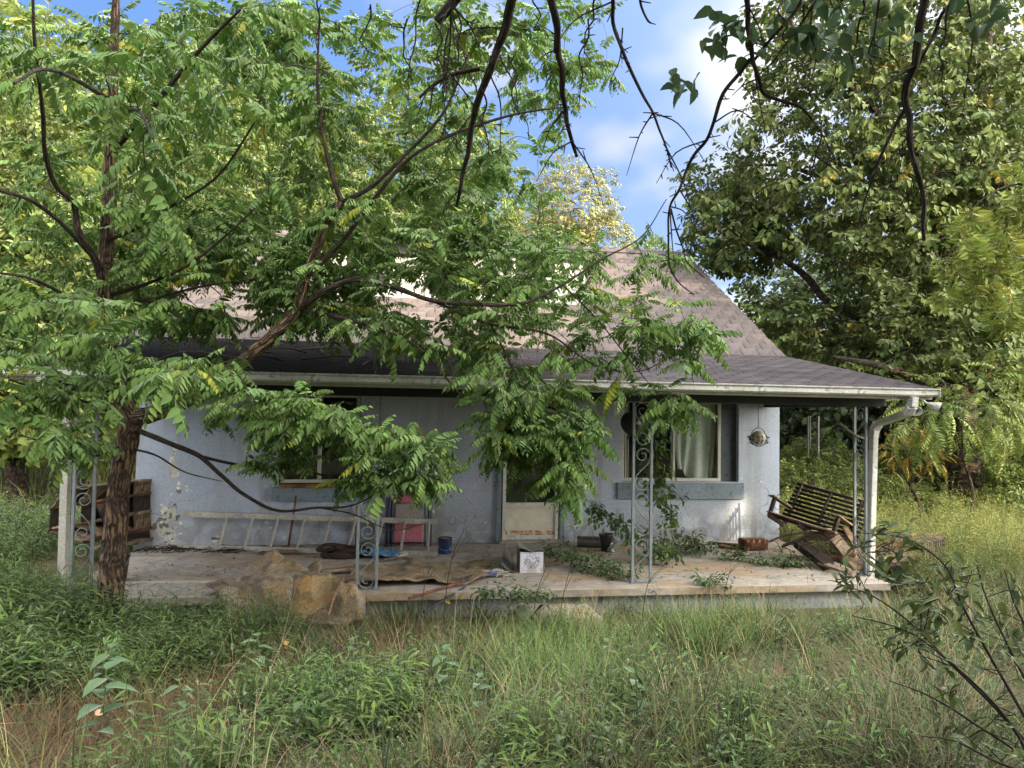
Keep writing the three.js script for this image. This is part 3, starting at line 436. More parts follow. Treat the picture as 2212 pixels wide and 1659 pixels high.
// twigs that grow from the limbs to every leaf tip
function grow(tips, limbs) {
  const nodes = []; for (const L of limbs) { const c = new THREE.CatmullRomCurve3(L.p, false, 'centripetal'); const n = Math.ceil(c.getLength() / 0.15); for (let i = Math.floor(n * (L.from ?? 0.2)); i <= n; i++) nodes.push({ p: c.getPoint(i / n), r: lerp(L.r[0], L.r[L.r.length - 1], i / n) }); }
  const near = (p) => { let b = null, bd = 1e9; for (const n of nodes) { const d = n.p.distanceToSquared(p); if (d < bd) { bd = d; b = n; } } return [b, Math.sqrt(bd)]; };
  const order = tips.map((t) => ({ t, d: near(t.p)[1] })).sort((a, b) => a.d - b.d), twigs = [];
  for (const { t } of order) {
    const [n, d] = near(t.p), mid = n.p.clone().lerp(t.p, 0.5).add(V(rr(-0.06, 0.06), 0.1 * d + rr(-0.04, 0.06), rr(-0.06, 0.06)));
    const r0 = Math.min(n.r * 0.7, 0.004 + 0.008 * d); twigs.push({ p: [n.p, mid, t.p], r: [r0, 0.0025] }); t.dir = t.p.clone().sub(mid).normalize();
    nodes.push({ p: mid, r: r0 * 0.8 }, { p: n.p.clone().lerp(mid, 0.5).add(V(0, 0.02, 0)), r: r0 * 0.9 }, { p: t.p, r: 0.004 });
  }
  return twigs;
}
function inPoly(x, y, P) { let c = false; for (let i = 0, j = P.length - 1; i < P.length; j = i++) if (P[i][1] > y !== P[j][1] > y && x < ((P[j][0] - P[i][0]) * (y - P[i][1])) / (P[j][1] - P[i][1]) + P[i][0]) c = !c; return c; }
function scatter(P, n, z0, z1, r, gap = 90) {  // points in a part of the crown: its outline as the survey saw it, its depth in metres
  const xs = P.map((q) => q[0]), ys = P.map((q) => q[1]), out = []; let guard = 0;
  while (out.length < n && guard++ < n * 60) { const x = rr(Math.min(...xs), Math.max(...xs), r), y = rr(Math.min(...ys), Math.max(...ys), r); if (!inPoly(x, y, P) || n3(x / gap, y / gap, 3.3) < 0.24 * r() + 0.12) continue; const z = lerp(z0, z1, Math.pow(r(), 0.8)); out.push(onZ(x, y, z)); }
  return out;
}
const K = (x, y, z) => onZ(x, y, z);

// ---------------------------------------------------------------- the tree in front of the porch, with long compound leaves
{
  const r = rng(21), tree = thing('yard_tree', 'dark-barked tree with long feathery compound leaves growing against the left end of the porch', 'tree', [0, 0, 0]);
  const ridge = (s, amp) => (a, len, R) => amp * (Math.abs(n3(a * 30 + 0.8 * n3(a * 9, len * 4, s), len * 5.5, s) - 0.5) * 2 - 0.45) + 0.01 * (n3(a * 5, len * 1.3, s + 9) - 0.5) + R * 0.1 * Math.exp(-Math.max(0, len) * 2.5);
  const base = K(238, 1290, -7.42), fork = K(285, 905, -7.3);
  const limbs = [
    { p: [base.clone().add(V(-0.03, -0.5, 0)), base, K(247, 1180, -7.4), K(258, 1040, -7.36), K(280, 930, -7.3), fork], r: [0.135, 0.116, 0.105, 0.1, 0.1, 0.095], big: 1, from: 1 },
    { p: [fork, K(246, 810, -7.22), K(229, 700, -7.15), K(228, 590, -7.05), K(236, 440, -6.95), K(242, 290, -6.8), K(246, 120, -6.6), K(255, -80, -6.4), K(262, -240, -6.3)], r: [0.085, 0.075, 0.07, 0.064, 0.058, 0.05, 0.04, 0.028, 0.015], big: 1, from: 0.3 },
    { p: [fork, K(330, 895, -7.25), K(420, 855, -7.1), K(500, 800, -6.95), K(570, 742, -6.8), K(640, 672, -6.65), K(664, 590, -6.6), K(700, 505, -6.55), K(738, 437, -6.5)], r: [0.085, 0.074, 0.066, 0.062, 0.058, 0.052, 0.043, 0.037, 0.03], big: 1, from: 0.35 },
    { p: [K(738, 437, -6.5), K(715, 370, -6.4), K(700, 300, -6.3), K(686, 190, -6.2), K(690, 40, -6)], r: [0.026, 0.02, 0.016, 0.012, 0.008], from: 0 },
    { p: [K(738, 437, -6.5), K(800, 405, -6.3), K(880, 330, -6.1), K(960, 240, -5.9), K(1010, 120, -5.7)], r: [0.026, 0.02, 0.016, 0.012, 0.008], from: 0 },
    { p: [K(660, 600, -6.6), K(740, 520, -6.4), K(800, 440, -6.2), K(900, 330, -5.9), K(1100, 250, -5.6), K(1230, 230, -5.4)], r: [0.03, 0.024, 0.02, 0.016, 0.01, 0.005], from: 0.1 },
    { p: [K(640, 672, -6.65), K(700, 630, -6.5), K(770, 603, -6.4), K(850, 620, -6.3), K(930, 648, -6.2), K(1030, 657, -6.15), K(1130, 655, -6.1), K(1215, 615, -6.1), K(1300, 560, -6.1), K(1385, 512, -6.1), K(1440, 430, -6.1)], r: [0.034, 0.03, 0.027, 0.024, 0.021, 0.018, 0.015, 0.012, 0.009, 0.006, 0.004], from: 0.05 },
    { p: [K(930, 648, -6.2), K(1060, 700, -6.2), K(1180, 720, -6.3), K(1290, 790, -6.5), K(1390, 800, -6.6), K(1480, 745, -6.7)], r: [0.014, 0.012, 0.01, 0.007, 0.005, 0.003], from: 0 },
    { p: [K(645, 668, -6.65), K(730, 685, -6.5), K(820, 712, -6.4), K(900, 748, -6.4), K(975, 830, -6.5), K(1000, 860, -6.5)], r: [0.024, 0.02, 0.016, 0.012, 0.008, 0.004], from: 0.1 },
    { p: [K(1060, 700, -6.2), K(1110, 800, -6.4), K(1150, 900, -6.5), K(1200, 990, -6.5)], r: [0.01, 0.008, 0.006, 0.003], from: 0 },
    { p: [K(1215, 615, -6.1), K(1290, 690, -6.3), K(1370, 790, -6.6), K(1420, 850, -6.8)], r: [0.009, 0.007, 0.005, 0.003], from: 0 },
    { p: [K(228, 640, -7.1), K(205, 560, -6.9), K(170, 500, -6.7), K(158, 440, -6.6), K(120, 400, -6.4), K(98, 330, -6.1), K(92, 240, -5.8), K(75, 90, -5.4), K(70, -40, -5.2)], r: [0.036, 0.032, 0.028, 0.024, 0.021, 0.018, 0.015, 0.012, 0.008], from: 0.1 },
    { p: [K(205, 560, -6.9), K(130, 480, -6.5), K(60, 430, -6.1), K(-30, 405, -5.8), K(-120, 380, -5.5)], r: [0.02, 0.017, 0.015, 0.012, 0.008], from: 0 },
    { p: [K(222, 665, -7.1), K(150, 640, -6.7), K(60, 600, -6.2), K(-40, 585, -5.9)], r: [0.022, 0.016, 0.012, 0.008], from: 0.1 },
    { p: [K(232, 640, -7.1), K(320, 612, -6.9), K(410, 570, -6.6), K(500, 498, -6.3), K(560, 440, -6.1)], r: [0.022, 0.017, 0.013, 0.01, 0.006], from: 0.1 },
    { p: [K(240, 662, -7.1), K(330, 645, -6.9), K(430, 620, -6.7), K(560, 600, -6.4)], r: [0.016, 0.013, 0.01, 0.006], from: 0.1 },
    { p: [K(234, 520, -7), K(300, 490, -6.7), K(360, 452, -6.4), K(470, 380, -5.8), K(560, 250, -5.2)], r: [0.02, 0.016, 0.013, 0.01, 0.006], from: 0.1 },
    { p: [K(240, 330, -6.85), K(330, 230, -6.3), K(430, 110, -5.7), K(520, 20, -5.2)], r: [0.03, 0.022, 0.016, 0.008], from: 0.1 },
    { p: [K(244, 220, -6.7), K(160, 170, -5.8), K(90, 150, -5), K(30, 180, -4.4)], r: [0.024, 0.016, 0.012, 0.008], from: 0.1 },
    { p: [K(240, 300, -6.8), K(260, 250, -5.9), K(300, 240, -5), K(330, 300, -4.4)], r: [0.022, 0.016, 0.011, 0.006], from: 0.1 },
    { p: [K(300, 930, -7.25), K(360, 955, -6.9), K(430, 985, -6.6), K(470, 1020, -6.4), K(530, 1070, -6.25), K(600, 1103, -6.15), K(680, 1097, -6.05), K(760, 1092, -5.95), K(860, 1040, -5.85)], r: [0.026, 0.024, 0.021, 0.018, 0.015, 0.013, 0.01, 0.007, 0.004], from: 0.1 },
    { p: [K(430, 985, -6.6), K(520, 1005, -6.4), K(640, 1012, -6.2), K(740, 1035, -6), K(800, 1020, -5.9), K(900, 990, -5.8)], r: [0.015, 0.012, 0.01, 0.008, 0.005, 0.003], from: 0 },
    { p: [K(290, 970, -7.3), K(340, 985, -6.9), K(400, 1020, -6.6), K(480, 1040, -6.4)], r: [0.012, 0.009, 0.006, 0.003], from: 0 },
    { p: [K(690, 1097, -6.05), K(760, 1110, -5.95), K(850, 1145, -5.9), K(920, 1130, -5.85)], r: [0.007, 0.006, 0.004, 0.003], from: 0.3 },
    { p: [K(262, 900, -7.3), K(190, 870, -6.9), K(110, 850, -6.4), K(20, 820, -6)], r: [0.02, 0.015, 0.011, 0.006], from: 0 },
    { p: [K(268, 960, -7.3), K(200, 985, -6.9), K(120, 960, -6.5), K(40, 940, -6.1)], r: [0.014, 0.011, 0.008, 0.004], from: 0 },
    { p: [K(420, 858, -7.1), K(520, 850, -6.7), K(640, 880, -6.4), K(740, 900, -6.2)], r: [0.014, 0.011, 0.008, 0.004], from: 0 },
    { p: [K(250, 860, -7.25), K(300, 800, -6.8), K(400, 760, -6.5), K(500, 770, -6.3)], r: [0.014, 0.011, 0.008, 0.004], from: 0.1 },
  ];
  const trunk = mesh('trunk', new MB().geo(tubeGeo(limbs[0].p, limbs[0].r, 96, 70, { disp: ridge(3, 0.013), around: 1 })).make(), M.bark, tree);
  mesh('limb', tubeGeo(limbs[1].p, limbs[1].r, 44, 26, { disp: ridge(5, 0.008), around: 1 }), M.bark, tree);
  mesh('limb', tubeGeo(limbs[2].p, limbs[2].r, 44, 26, { disp: ridge(7, 0.007), around: 1 }), M.bark, tree);
  for (const L of limbs.slice(3)) mesh('branch', tubeGeo(L.p, L.r, 9, 8, { disp: (a, len, R) => R * 0.3 * (n3(a * 6, len * 9, R) - 0.5) }), M.barkDark, tree);
  const zones = [
    [[[0, 0], [700, 0], [760, 200], [700, 430], [520, 480], [300, 620], [0, 620]], 235, -6, -9.4], [[[40, 60], [640, 60], [620, 440], [200, 500]], 24, -4.4, -5.6],
    [[[560, 0], [1300, 0], [1345, 150], [1290, 250], [1180, 300], [1130, 380], [900, 420], [640, 400]], 135, -5.9, -8.8],
    [[[760, 380], [1120, 360], [1180, 430], [1230, 520], [1160, 650], [760, 650], [640, 560]], 130, -5.9, -8.4],
    [[[240, 500], [640, 440], [700, 640], [600, 700], [260, 720]], 150, -6.4, -9],
    [[[1150, 520], [1270, 520], [1400, 460], [1490, 560], [1460, 650], [1540, 740], [1480, 800], [1420, 840], [1300, 800], [1160, 700]], 52, -6, -7.2],
    [[[960, 660], [1260, 700], [1400, 800], [1430, 850], [1300, 850], [1200, 900], [1220, 1010], [1130, 960], [1010, 880]], 46, -6, -7.2],
    [[[1190, 960], [1240, 930], [1250, 1040], [1230, 1090], [1195, 1040]], 9, -6.2, -6.8], [[[1030, 860], [1240, 850], [1290, 940], [1230, 1000], [1080, 980]], 26, -6, -7], [[[1470, 690], [1560, 720], [1530, 800], [1450, 790]], 9, -6.4, -7], [[[1405, 840], [1500, 850], [1490, 910], [1420, 930]], 8, -6.4, -7.1],
    [[[470, 860], [620, 840], [740, 870], [900, 930], [930, 965], [880, 990], [760, 985], [600, 950], [440, 900]], 52, -5.6, -6.6],
    [[[760, 1020], [940, 990], [980, 1030], [930, 1050], [800, 1050], [720, 1040]], 14, -5.7, -6.2],
    [[[470, 960], [640, 980], [700, 1000], [560, 1010]], 5, -5.9, -6.5],
    [[[0, 620], [230, 640], [250, 780], [470, 770], [460, 820], [280, 850], [200, 890], [200, 950], [60, 940], [0, 920]], 66, -4.6, -7],
    [[[110, 930], [230, 930], [250, 980], [130, 990]], 7, -5.6, -6.6],
    [[[340, 500], [700, 490], [1180, 480], [1280, 520], [1260, 600], [1160, 700], [340, 700]], 150, -6.5, -9.2], [[[280, 0], [1250, 0], [1200, 180], [300, 220]], 55, -6, -8.5], [[[1020, 880], [1280, 890], [1270, 1000], [1240, 1100], [1190, 1090], [1180, 1010], [1040, 1000]], 36, -6.1, -7], [[[740, 910], [960, 940], [1000, 1000], [960, 1050], [760, 1030]], 20, -5.6, -6.3], [[[560, 560], [1150, 560], [1180, 700], [1000, 730], [620, 720]], 60, -6.7, -9], [[[480, 690], [800, 660], [980, 690], [980, 770], [840, 750], [600, 720]], 40, -6, -7.6],
    [[[300, 770], [520, 780], [560, 850], [380, 860]], 15, -6, -6.8],
  ];
  const tips = []; for (const [P, n, z0, z1] of zones) for (const p of scatter(P, n, z0, z1, r)) tips.push({ p });
  const twigs = grow(tips, limbs), tb = new MB(); for (const t of twigs) tb.tube(t.p, t.r, 5, 3, { cap: false });
  tb.build('twigs', M.twig, tree).userData.kind = 'stuff';
  const geos = [frondGeo(1), frondGeo(2, { pairs: 8, droop: 0.42, hang: 1.0 }), frondGeo(3, { pairs: 6, droop: 0.2, hang: 0.5, wid: 0.066, leaf: 0.145 }), frondGeo(14, { pairs: 9, len: 0.62, droop: 0.36, hang: 1.3, wid: 0.05, leaf: 0.125, lost: 0.16, curl: 0.8 }), frondGeo(15, { pairs: 5, len: 0.42, droop: 0.1, hang: 0.35, wid: 0.056, leaf: 0.12, lost: 0.1, curl: 0.6 })];
  const base0 = leafMat(0.104, 0.182, 0.035, 0.44, 0.88), mats = tints(base0, [[1, 1, 1], [0.86, 0.92, 0.95], [1.14, 1.06, 0.9], [1.0, 1.03, 1.15], [0.93, 1, 0.8]]), spots = [];
  for (const t of tips) {
    const n = 4 + Math.floor(r() * 5), ph = r() * 6.28, s0 = rr(0.5, 0.8, r), bright = rr(0.75, 1.3, r);
    for (let i = 0; i < n; i++) {
      const a = ph + (i / n) * 6.28 + rr(-0.4, 0.4, r), side = V(Math.cos(a), rr(-0.35, 0.3, r), Math.sin(a)), d = t.dir.clone().multiplyScalar(0.75).add(side).normalize(), s = s0 * rr(0.6, 1.05, r);
      const p = t.p.clone().addScaledVector(t.dir, -rr(0, 0.18, r)), c = bright * rr(0.85, 1.15, r), yellow = r() < 0.03 ? 1 : 0;
      spots.push({ m: place(p, d, Y.clone().addScaledVector(side, rr(-0.2, 0.3, r)), s), s: s * 0.55, v: Math.floor(r() * 5), c: r(), tint: yellow ? [c * 2.4, c * 1.5, c * 0.7] : [c * rr(0.9, 1.12, r), c, c * rr(0.85, 1.2, r)] });
    }
  }
  foliage(tree, spots, geos, mats, 'compound_leaf', 300, 'foliage');
}
// ---------------------------------------------------------------- the big tree right of the house
const treeShape = (name, label, cat, limbs, mat, group) => { const t = thing(name, label, cat, [0, 0, 0], 0, group); limbs.forEach((L, i) => mesh(i ? 'limb' : 'trunk', tubeGeo(L.p, L.r, L.seg ?? 14, 8, { around: 1, disp: (a, len, R) => R * 0.16 * (n3(a * 12, len * 2, R * 50) - 0.5) }), mat, t)); return t; };
{
  const r = rng(33), B = -13.2, limbs = [
    { p: [K(2085, 1010, B).setY(-0.4), K(2080, 900, B), K(2058, 790, B), K(2040, 700, B), K(2046, 580, B), K(2075, 450, B + 0.3), K(2105, 300, B + 0.4), K(2130, 90, B + 0.4), K(2140, -150, B)], r: [0.34, 0.28, 0.25, 0.23, 0.21, 0.18, 0.15, 0.11, 0.06], seg: 28, from: 0.3 },
    { p: [K(2075, 860, B), K(2110, 770, B - 0.5), K(2128, 640, B - 0.9), K(2134, 480, B - 1.2), K(2144, 300, B - 1.3), K(2160, 60, B - 1.2)], r: [0.2, 0.18, 0.17, 0.15, 0.12, 0.07], seg: 20, from: 0.3 },
    { p: [K(2056, 790, B), K(1990, 745, B), K(1884, 698, B - 0.3), K(1787, 651, B - 0.7), K(1744, 600, B - 1), K(1685, 557, B - 1.3), K(1600, 520, B - 1.7), K(1530, 470, B - 2)], r: [0.12, 0.105, 0.09, 0.08, 0.072, 0.06, 0.03, 0.012], from: 0.2 },
    { p: [K(2076, 850, B), K(2000, 822, B + 0.6), K(1900, 790, B + 1.2), K(1800, 770, B + 1.5)], r: [0.12, 0.1, 0.07, 0.02], from: 0.2 },
    { p: [K(2044, 590, B), K(1960, 500, B), K(1850, 420, B - 0.5), K(1700, 360, B - 1), K(1560, 360, B - 1.6)], r: [0.1, 0.08, 0.06, 0.04, 0.01], from: 0.1 },
    { p: [K(2075, 450, B + 0.3), K(1980, 330, B + 0.6), K(1850, 200, B + 0.9), K(1730, 90, B + 1), K(1680, -60, B + 1)], r: [0.09, 0.07, 0.05, 0.03, 0.02], from: 0.1 },
    { p: [K(2130, 500, B - 1), K(2190, 380, B - 0.6), K(2260, 250, B - 0.4)], r: [0.08, 0.06, 0.03], from: 0.1 },
    { p: [K(2105, 300, B + 0.4), K(2000, 160, B + 1), K(1930, 20, B + 1.5)], r: [0.07, 0.05, 0.02], from: 0.1 },
    { p: [K(2072, 880, B), K(2140, 800, B + 0.5), K(2210, 760, B + 0.8)], r: [0.12, 0.09, 0.06], from: 0.1 },
  ];
  const tree = treeShape('broadleaf_tree', 'large broad-leaved tree with two trunks standing beyond the right end of the house', 'tree', limbs, M.barkDark), tips = [];
  for (const [P, n, z0, z1] of [
    [[[1650, 0], [2212, -40], [2240, 830], [1960, 800], [1900, 690], [1800, 610], [1720, 540], [1640, 470], [1640, 330], [1610, 250]], 760, B + 0.9, B - 2.8], [[[1780, 0], [2240, -20], [2240, 830], [1960, 780], [1880, 620], [1780, 500]], 620, B + 2.2, B],
    [[[1480, 350], [1640, 320], [1720, 540], [1640, 560], [1560, 570], [1500, 520]], 210, B - 0.8, B - 3],
    [[[1500, 520], [1600, 540], [1640, 600], [1600, 640], [1560, 590]], 14, B - 0.8, B - 2.4],
    [[[1640, 640], [1760, 690], [1900, 720], [1990, 820], [1840, 800], [1680, 720]], 120, B + 0.6, B - 1.6],
    [[[1640, 590], [1720, 640], [1700, 690], [1630, 660]], 9, B - 0.5, B - 1.2],
    [[[1650, -300], [2300, -300], [2300, 0], [1650, 0]], 120, B + 2, B - 2],
  ]) for (const p of scatter(P, n, z0, z1, r, 60)) tips.push({ p });
  const tb = new MB(); for (const t of grow(tips, limbs)) tb.tube(t.p, t.r.map((x) => x * 1.3), 4, 2, { cap: false }); tb.build('twigs', M.twig, tree).userData.kind = 'stuff';
  const geos = [sprayGeo(4, { n: 10, leaf: 0.155, wid: 0.1, spread: 0.4, hang: 0.55 }), sprayGeo(5, { n: 12, leaf: 0.135, wid: 0.085, spread: 0.46, hang: 0.8 })], mats = tints(leafMat(0.085, 0.12, 0.03, 0.3, 0.92), [[1, 1, 1], [0.85, 0.95, 1], [1.15, 1.05, 0.9]]), spots = [];
  for (const t of tips) for (let i = 0; i < 3; i++) { const d = t.dir.clone().add(V(rr(-1, 1, r), rr(-0.5, 0.4, r), rr(-1, 1, r))), s = rr(0.75, 1.2, r), c = rr(0.75, 1.3, r); spots.push({ m: place(t.p.clone().add(V(rr(-0.2, 0.2, r), rr(-0.2, 0.2, r), rr(-0.2, 0.2, r))), d, Y.clone().add(V(rr(-0.5, 0.5, r), 0, rr(-0.2, 0.7, r))), s), s: s * 0.3, v: Math.floor(r() * 2), c: r(), tint: r() < 0.02 ? [c * 2.6, c * 1.5, c * 0.8] : [c * rr(0.9, 1.15, r), c, c * rr(0.8, 1.15, r)] }); }
  foliage(tree, spots, geos, mats, 'leaf_spray', 200);
}
// trees by volume: crown lobes filled with sprays
function lobeTree(name, label, x, z, lobes, { leaf, mat, n, trunkR = 0.2, seed, group, s = 1, dark = 1, bark = M.barkDark, alone = 0, jitter = 0.35 }) {
  const r = rng(seed), y0 = groundY(x, z), top = lobes.reduce((m, l) => Math.max(m, l[1]), 0), c = V(lobes[0][0], top * 0.8, lobes[0][2]);
  const limbs = [{ p: [V(x, y0 - 0.2, z), V(x + rr(-0.2, 0.2, r), top * 0.3, z), V(lerp(x, c.x, 0.6), top * 0.6, lerp(z, c.z, 0.6)), V(c.x, top * 0.95, c.z)], r: [trunkR * 1.3, trunkR, trunkR * 0.7, trunkR * 0.25] }];
  for (const l of lobes) { const b = V(lerp(x, c.x, 0.3), clamp(l[1] * 0.55, 0.3, top * 0.6), lerp(z, c.z, 0.3)); limbs.push({ p: [b, b.clone().lerp(V(l[0], l[1], l[2]), 0.5).add(V(rr(-0.3, 0.3, r), 0.3, rr(-0.3, 0.3, r))), V(l[0], l[1], l[2])], r: [trunkR * 0.5, trunkR * 0.3, trunkR * 0.08] }); }
  const t = treeShape(name, label, 'tree', limbs, bark, group), spots = [], tot = lobes.reduce((a, l) => a + l[3] * l[3] * l[4], 0);
  for (const l of lobes) { const k = Math.round((n * l[3] * l[3] * l[4]) / tot); for (let i = 0; i < k; i++) {
    let d = V(rr(-1, 1, r), rr(-1, 1, r), rr(-1, 1, r)); while (d.lengthSq() > 1) d = V(rr(-1, 1, r), rr(-1, 1, r), rr(-1, 1, r)); const q = Math.pow(d.length(), 0.45); d.normalize();
    const bump = 1 + jitter * (n3(d.x * 2.5 + l[0], d.y * 2.5, d.z * 2.5 + seed) - 0.5) * 2, p = V(l[0] + d.x * l[3] * q * bump, l[1] + d.y * l[4] * q * bump, l[2] + d.z * l[3] * q * bump); if (p.y < y0 + 0.1) continue;
    const dir = d.clone().add(V(rr(-0.8, 0.8, r), rr(-0.7, 0.4, r), rr(-0.8, 0.8, r))), sc = s * rr(0.7, 1.25, r), cc = rr(0.72, 1.3, r) * dark; spots.push({ m: place(p, dir, Y.clone().add(V(rr(-0.6, 0.6, r), 0, rr(-0.6, 0.6, r))), sc), s: sc, v: Math.floor(r() * leaf.length), c: r(), tint: [cc * rr(0.88, 1.18, r), cc, cc * rr(0.8, 1.15, r)] }); } }
  foliage(t, spots, leaf, [mat], 'leaf_spray', alone); return t;
}
const SP = { far: [sprayGeo(8, { n: 9, leaf: 0.17, wid: 0.11, spread: 0.35, hang: 0.4 })], mid: [sprayGeo(9, { n: 10, leaf: 0.11, wid: 0.06, spread: 0.26, hang: 0.5 }), sprayGeo(10, { n: 9, leaf: 0.09, wid: 0.055, spread: 0.22, hang: 0.3 })], fern: [frondGeo(12, { pairs: 8, len: 0.5, leaf: 0.1, wid: 0.034, droop: 0.35, hang: 0.35 }), frondGeo(13, { pairs: 9, len: 0.55, leaf: 0.11, wid: 0.036, droop: 0.5, hang: 0.5 })] };
const LM = { sunny: leafMat(0.165, 0.225, 0.05, 0.42), mid: leafMat(0.13, 0.18, 0.042, 0.4), deep: leafMat(0.06, 0.09, 0.03, 0.3), yellow: leafMat(0.34, 0.26, 0.05, 0.4), pale: leafMat(0.24, 0.25, 0.1, 0.35) };
// behind the house
{
  const at = (px, py, z) => K(px, py, z), L = (px, py, z, r, ry) => { const p = at(px, py, z); return [p.x, p.y, p.z, r, ry ?? r]; };
  const a = at(1235, 700, -31); lobeTree('round_tree', 'round-headed pale sunlit tree rising behind the dormer', a.x, a.z, [L(1235, 445, -31, 1.9, 1.9), L(1180, 530, -31, 1.8, 1.6), L(1290, 540, -31, 1.7, 1.7), L(1240, 620, -31, 2.4, 1.6)], { leaf: SP.mid, mat: LM.pale, n: 4200, seed: 51, s: 1.15 });
  const b = at(1420, 620, -36); lobeTree('far_tree', 'small far treetop showing over the roof ridge left of the big tree', b.x, b.z, [L(1400, 600, -36, 1.8), L(1470, 620, -36, 1.6)], { leaf: SP.far, mat: LM.mid, n: 900, seed: 52 });
  const left = [[-40, 500, -24, 3.6], [120, 420, -30, 4.2], [300, 380, -27, 3.8], [430, 300, -33, 4], [560, 440, -30, 3.4], [700, 420, -34, 3.2], [60, 640, -19, 2.6], [200, 650, -23, 2.8], [850, 380, -36, 3.2], [-120, 300, -20, 3.8], [1010, 440, -38, 3]];
  left.forEach(([px, py, z, R], i) => { const p = at(px, py, z); lobeTree('wood_tree', 'sunlit leafy tree in the wood behind the left side of the house', p.x, p.z, [L(px, py, z, R), L(px - 60, py + 130, z, R * 0.9), L(px + 70, py + 120, z + 0.5, R * 0.85), L(px + 10, py - 110, z, R * 0.7)], { leaf: SP.far, mat: [LM.sunny, LM.sunny, LM.mid][i % 3], n: 2600, seed: 60 + i, s: 1.2, group: 'trees of the wood behind the left side of the house' }); });
  const right = [[1900, 640, -22, 3.4], [2080, 560, -26, 4], [2230, 640, -21, 3.6], [1740, 760, -28, 3], [1980, 900, -19, 2.6], [2160, 880, -18, 2.6], [2300, 800, -16, 3], [1830, 880, -24, 2.8]];
  right.forEach(([px, py, z, R], i) => { const p = at(px, py, z); lobeTree('thicket_tree', 'dark leafy tree in the thicket behind the right end of the porch', p.x, p.z, [L(px, py, z, R), L(px - 70, py + 90, z, R * 0.8), L(px + 70, py + 100, z, R * 0.8)], { leaf: SP.far, mat: LM.deep, n: 1300, seed: 90 + i, s: 1.5, group: 'dark trees of the thicket behind the right end of the porch' }); });
}
// undergrowth on the right and at the left
{
  const bush = (name, label, px, py, z, R, ry, n, leaf, mat, seed, o = {}) => { const p = K(px, py, z); lobeTree(name, label, p.x, p.z, [[p.x, p.y, p.z, R, ry], [p.x + R * 0.7, p.y - ry * 0.3, p.z + 0.2, R * 0.7, ry * 0.7], [p.x - R * 0.7, p.y - ry * 0.35, p.z + 0.1, R * 0.7, ry * 0.7]], { leaf, mat, n, seed, trunkR: 0.03, ...o }).userData.category = 'shrub'; };
  const lb = ['broad sunlit shrub just right of the house corner, behind the wind chime', 'low fern-leaved shrub left of the porch swing back', 'rounded sunlit shrub behind the yellow sapling', 'large sunlit shrub right of the yellow sapling below the big tree', 'tall fern-leaved shrub at the right edge of the picture', 'low sunlit shrub above the pale stump block', 'sunlit shrub low at the right picture edge', 'small fern-leaved shrub right beside the downspout', 'big sunlit shrub highest at the right picture edge', 'lowest sunlit shrub behind the outdoor wood heap'];
  [[1760, 960, -14.5, 1, 0.8], [1830, 1010, -13.2, 0.8, 0.6], [1990, 1000, -13, 1.1, 0.9], [2060, 930, -14, 1.3, 1], [2160, 960, -12.6, 1.2, 1], [2120, 1060, -11.8, 0.9, 0.6], [2200, 1050, -11.2, 0.9, 0.8], [1940, 1060, -12, 0.8, 0.5], [2240, 900, -11.5, 1.2, 1.2], [2010, 1080, -11.4, 0.7, 0.45]].forEach(([px, py, z, R, ry], i) => bush('shrub', lb[i], px, py + 34, z - 1.3, R * 0.85, ry * 0.75, 900, [SP.mid, SP.fern, SP.mid][i % 3], [LM.sunny, LM.mid, LM.sunny][i % 3], 200 + i, { s: i % 3 === 1 ? 0.72 : 0.72 }));
  bush('fern_leaved_shrub', 'tall fern-leaved shrub arching beside the floodlights at the right porch corner', 2080, 870, -11.5, 1.1, 0.7, 300, SP.fern, LM.mid, 231);
  bush('yellow_sapling', 'slim sapling with yellow autumn leaves right of the porch downspout', 1965, 975, -12, 0.36, 0.28, 60, SP.fern, LM.yellow, 232, { s: 0.62 });
  [[1730, 1060, -13.6], [1790, 1100, -12.8], [1720, 1130, -12.4], [1820, 1060, -13]].forEach(([px, py, z], i) => bush('shrub', ['bright low shrub touching the house corner behind the lantern', 'bright low shrub right behind the swing back', 'bright low shrub at the foot of the house corner', 'bright low shrub between the wind chime and the right post'][i], px, py, z, 0.7, 0.5, 650, SP.mid, LM.sunny, 240 + i, { s: 0.62 }));
  [[-40, 880, -33, 2, 1.2], [60, 870, -38, 2.4, 1.5], [120, 900, -30, 1.4, 0.8], [215, 880, -36, 2, 1.4], [10, 930, -26, 1, 0.5]].forEach(([px, py, z, R, ry], i) => bush('shrub', ['far sunlit shrub cut by the left picture edge', 'largest far sunlit shrub left of the left porch post', 'small far sunlit shrub just left of the porch downspout', 'far sunlit shrub between the left post and the trunk', 'low sunlit shrub nearest in the left clearing'][i], px, py, z, R, ry, 800, SP.mid, LM.sunny, 260 + i, { s: 1.6 }));
}
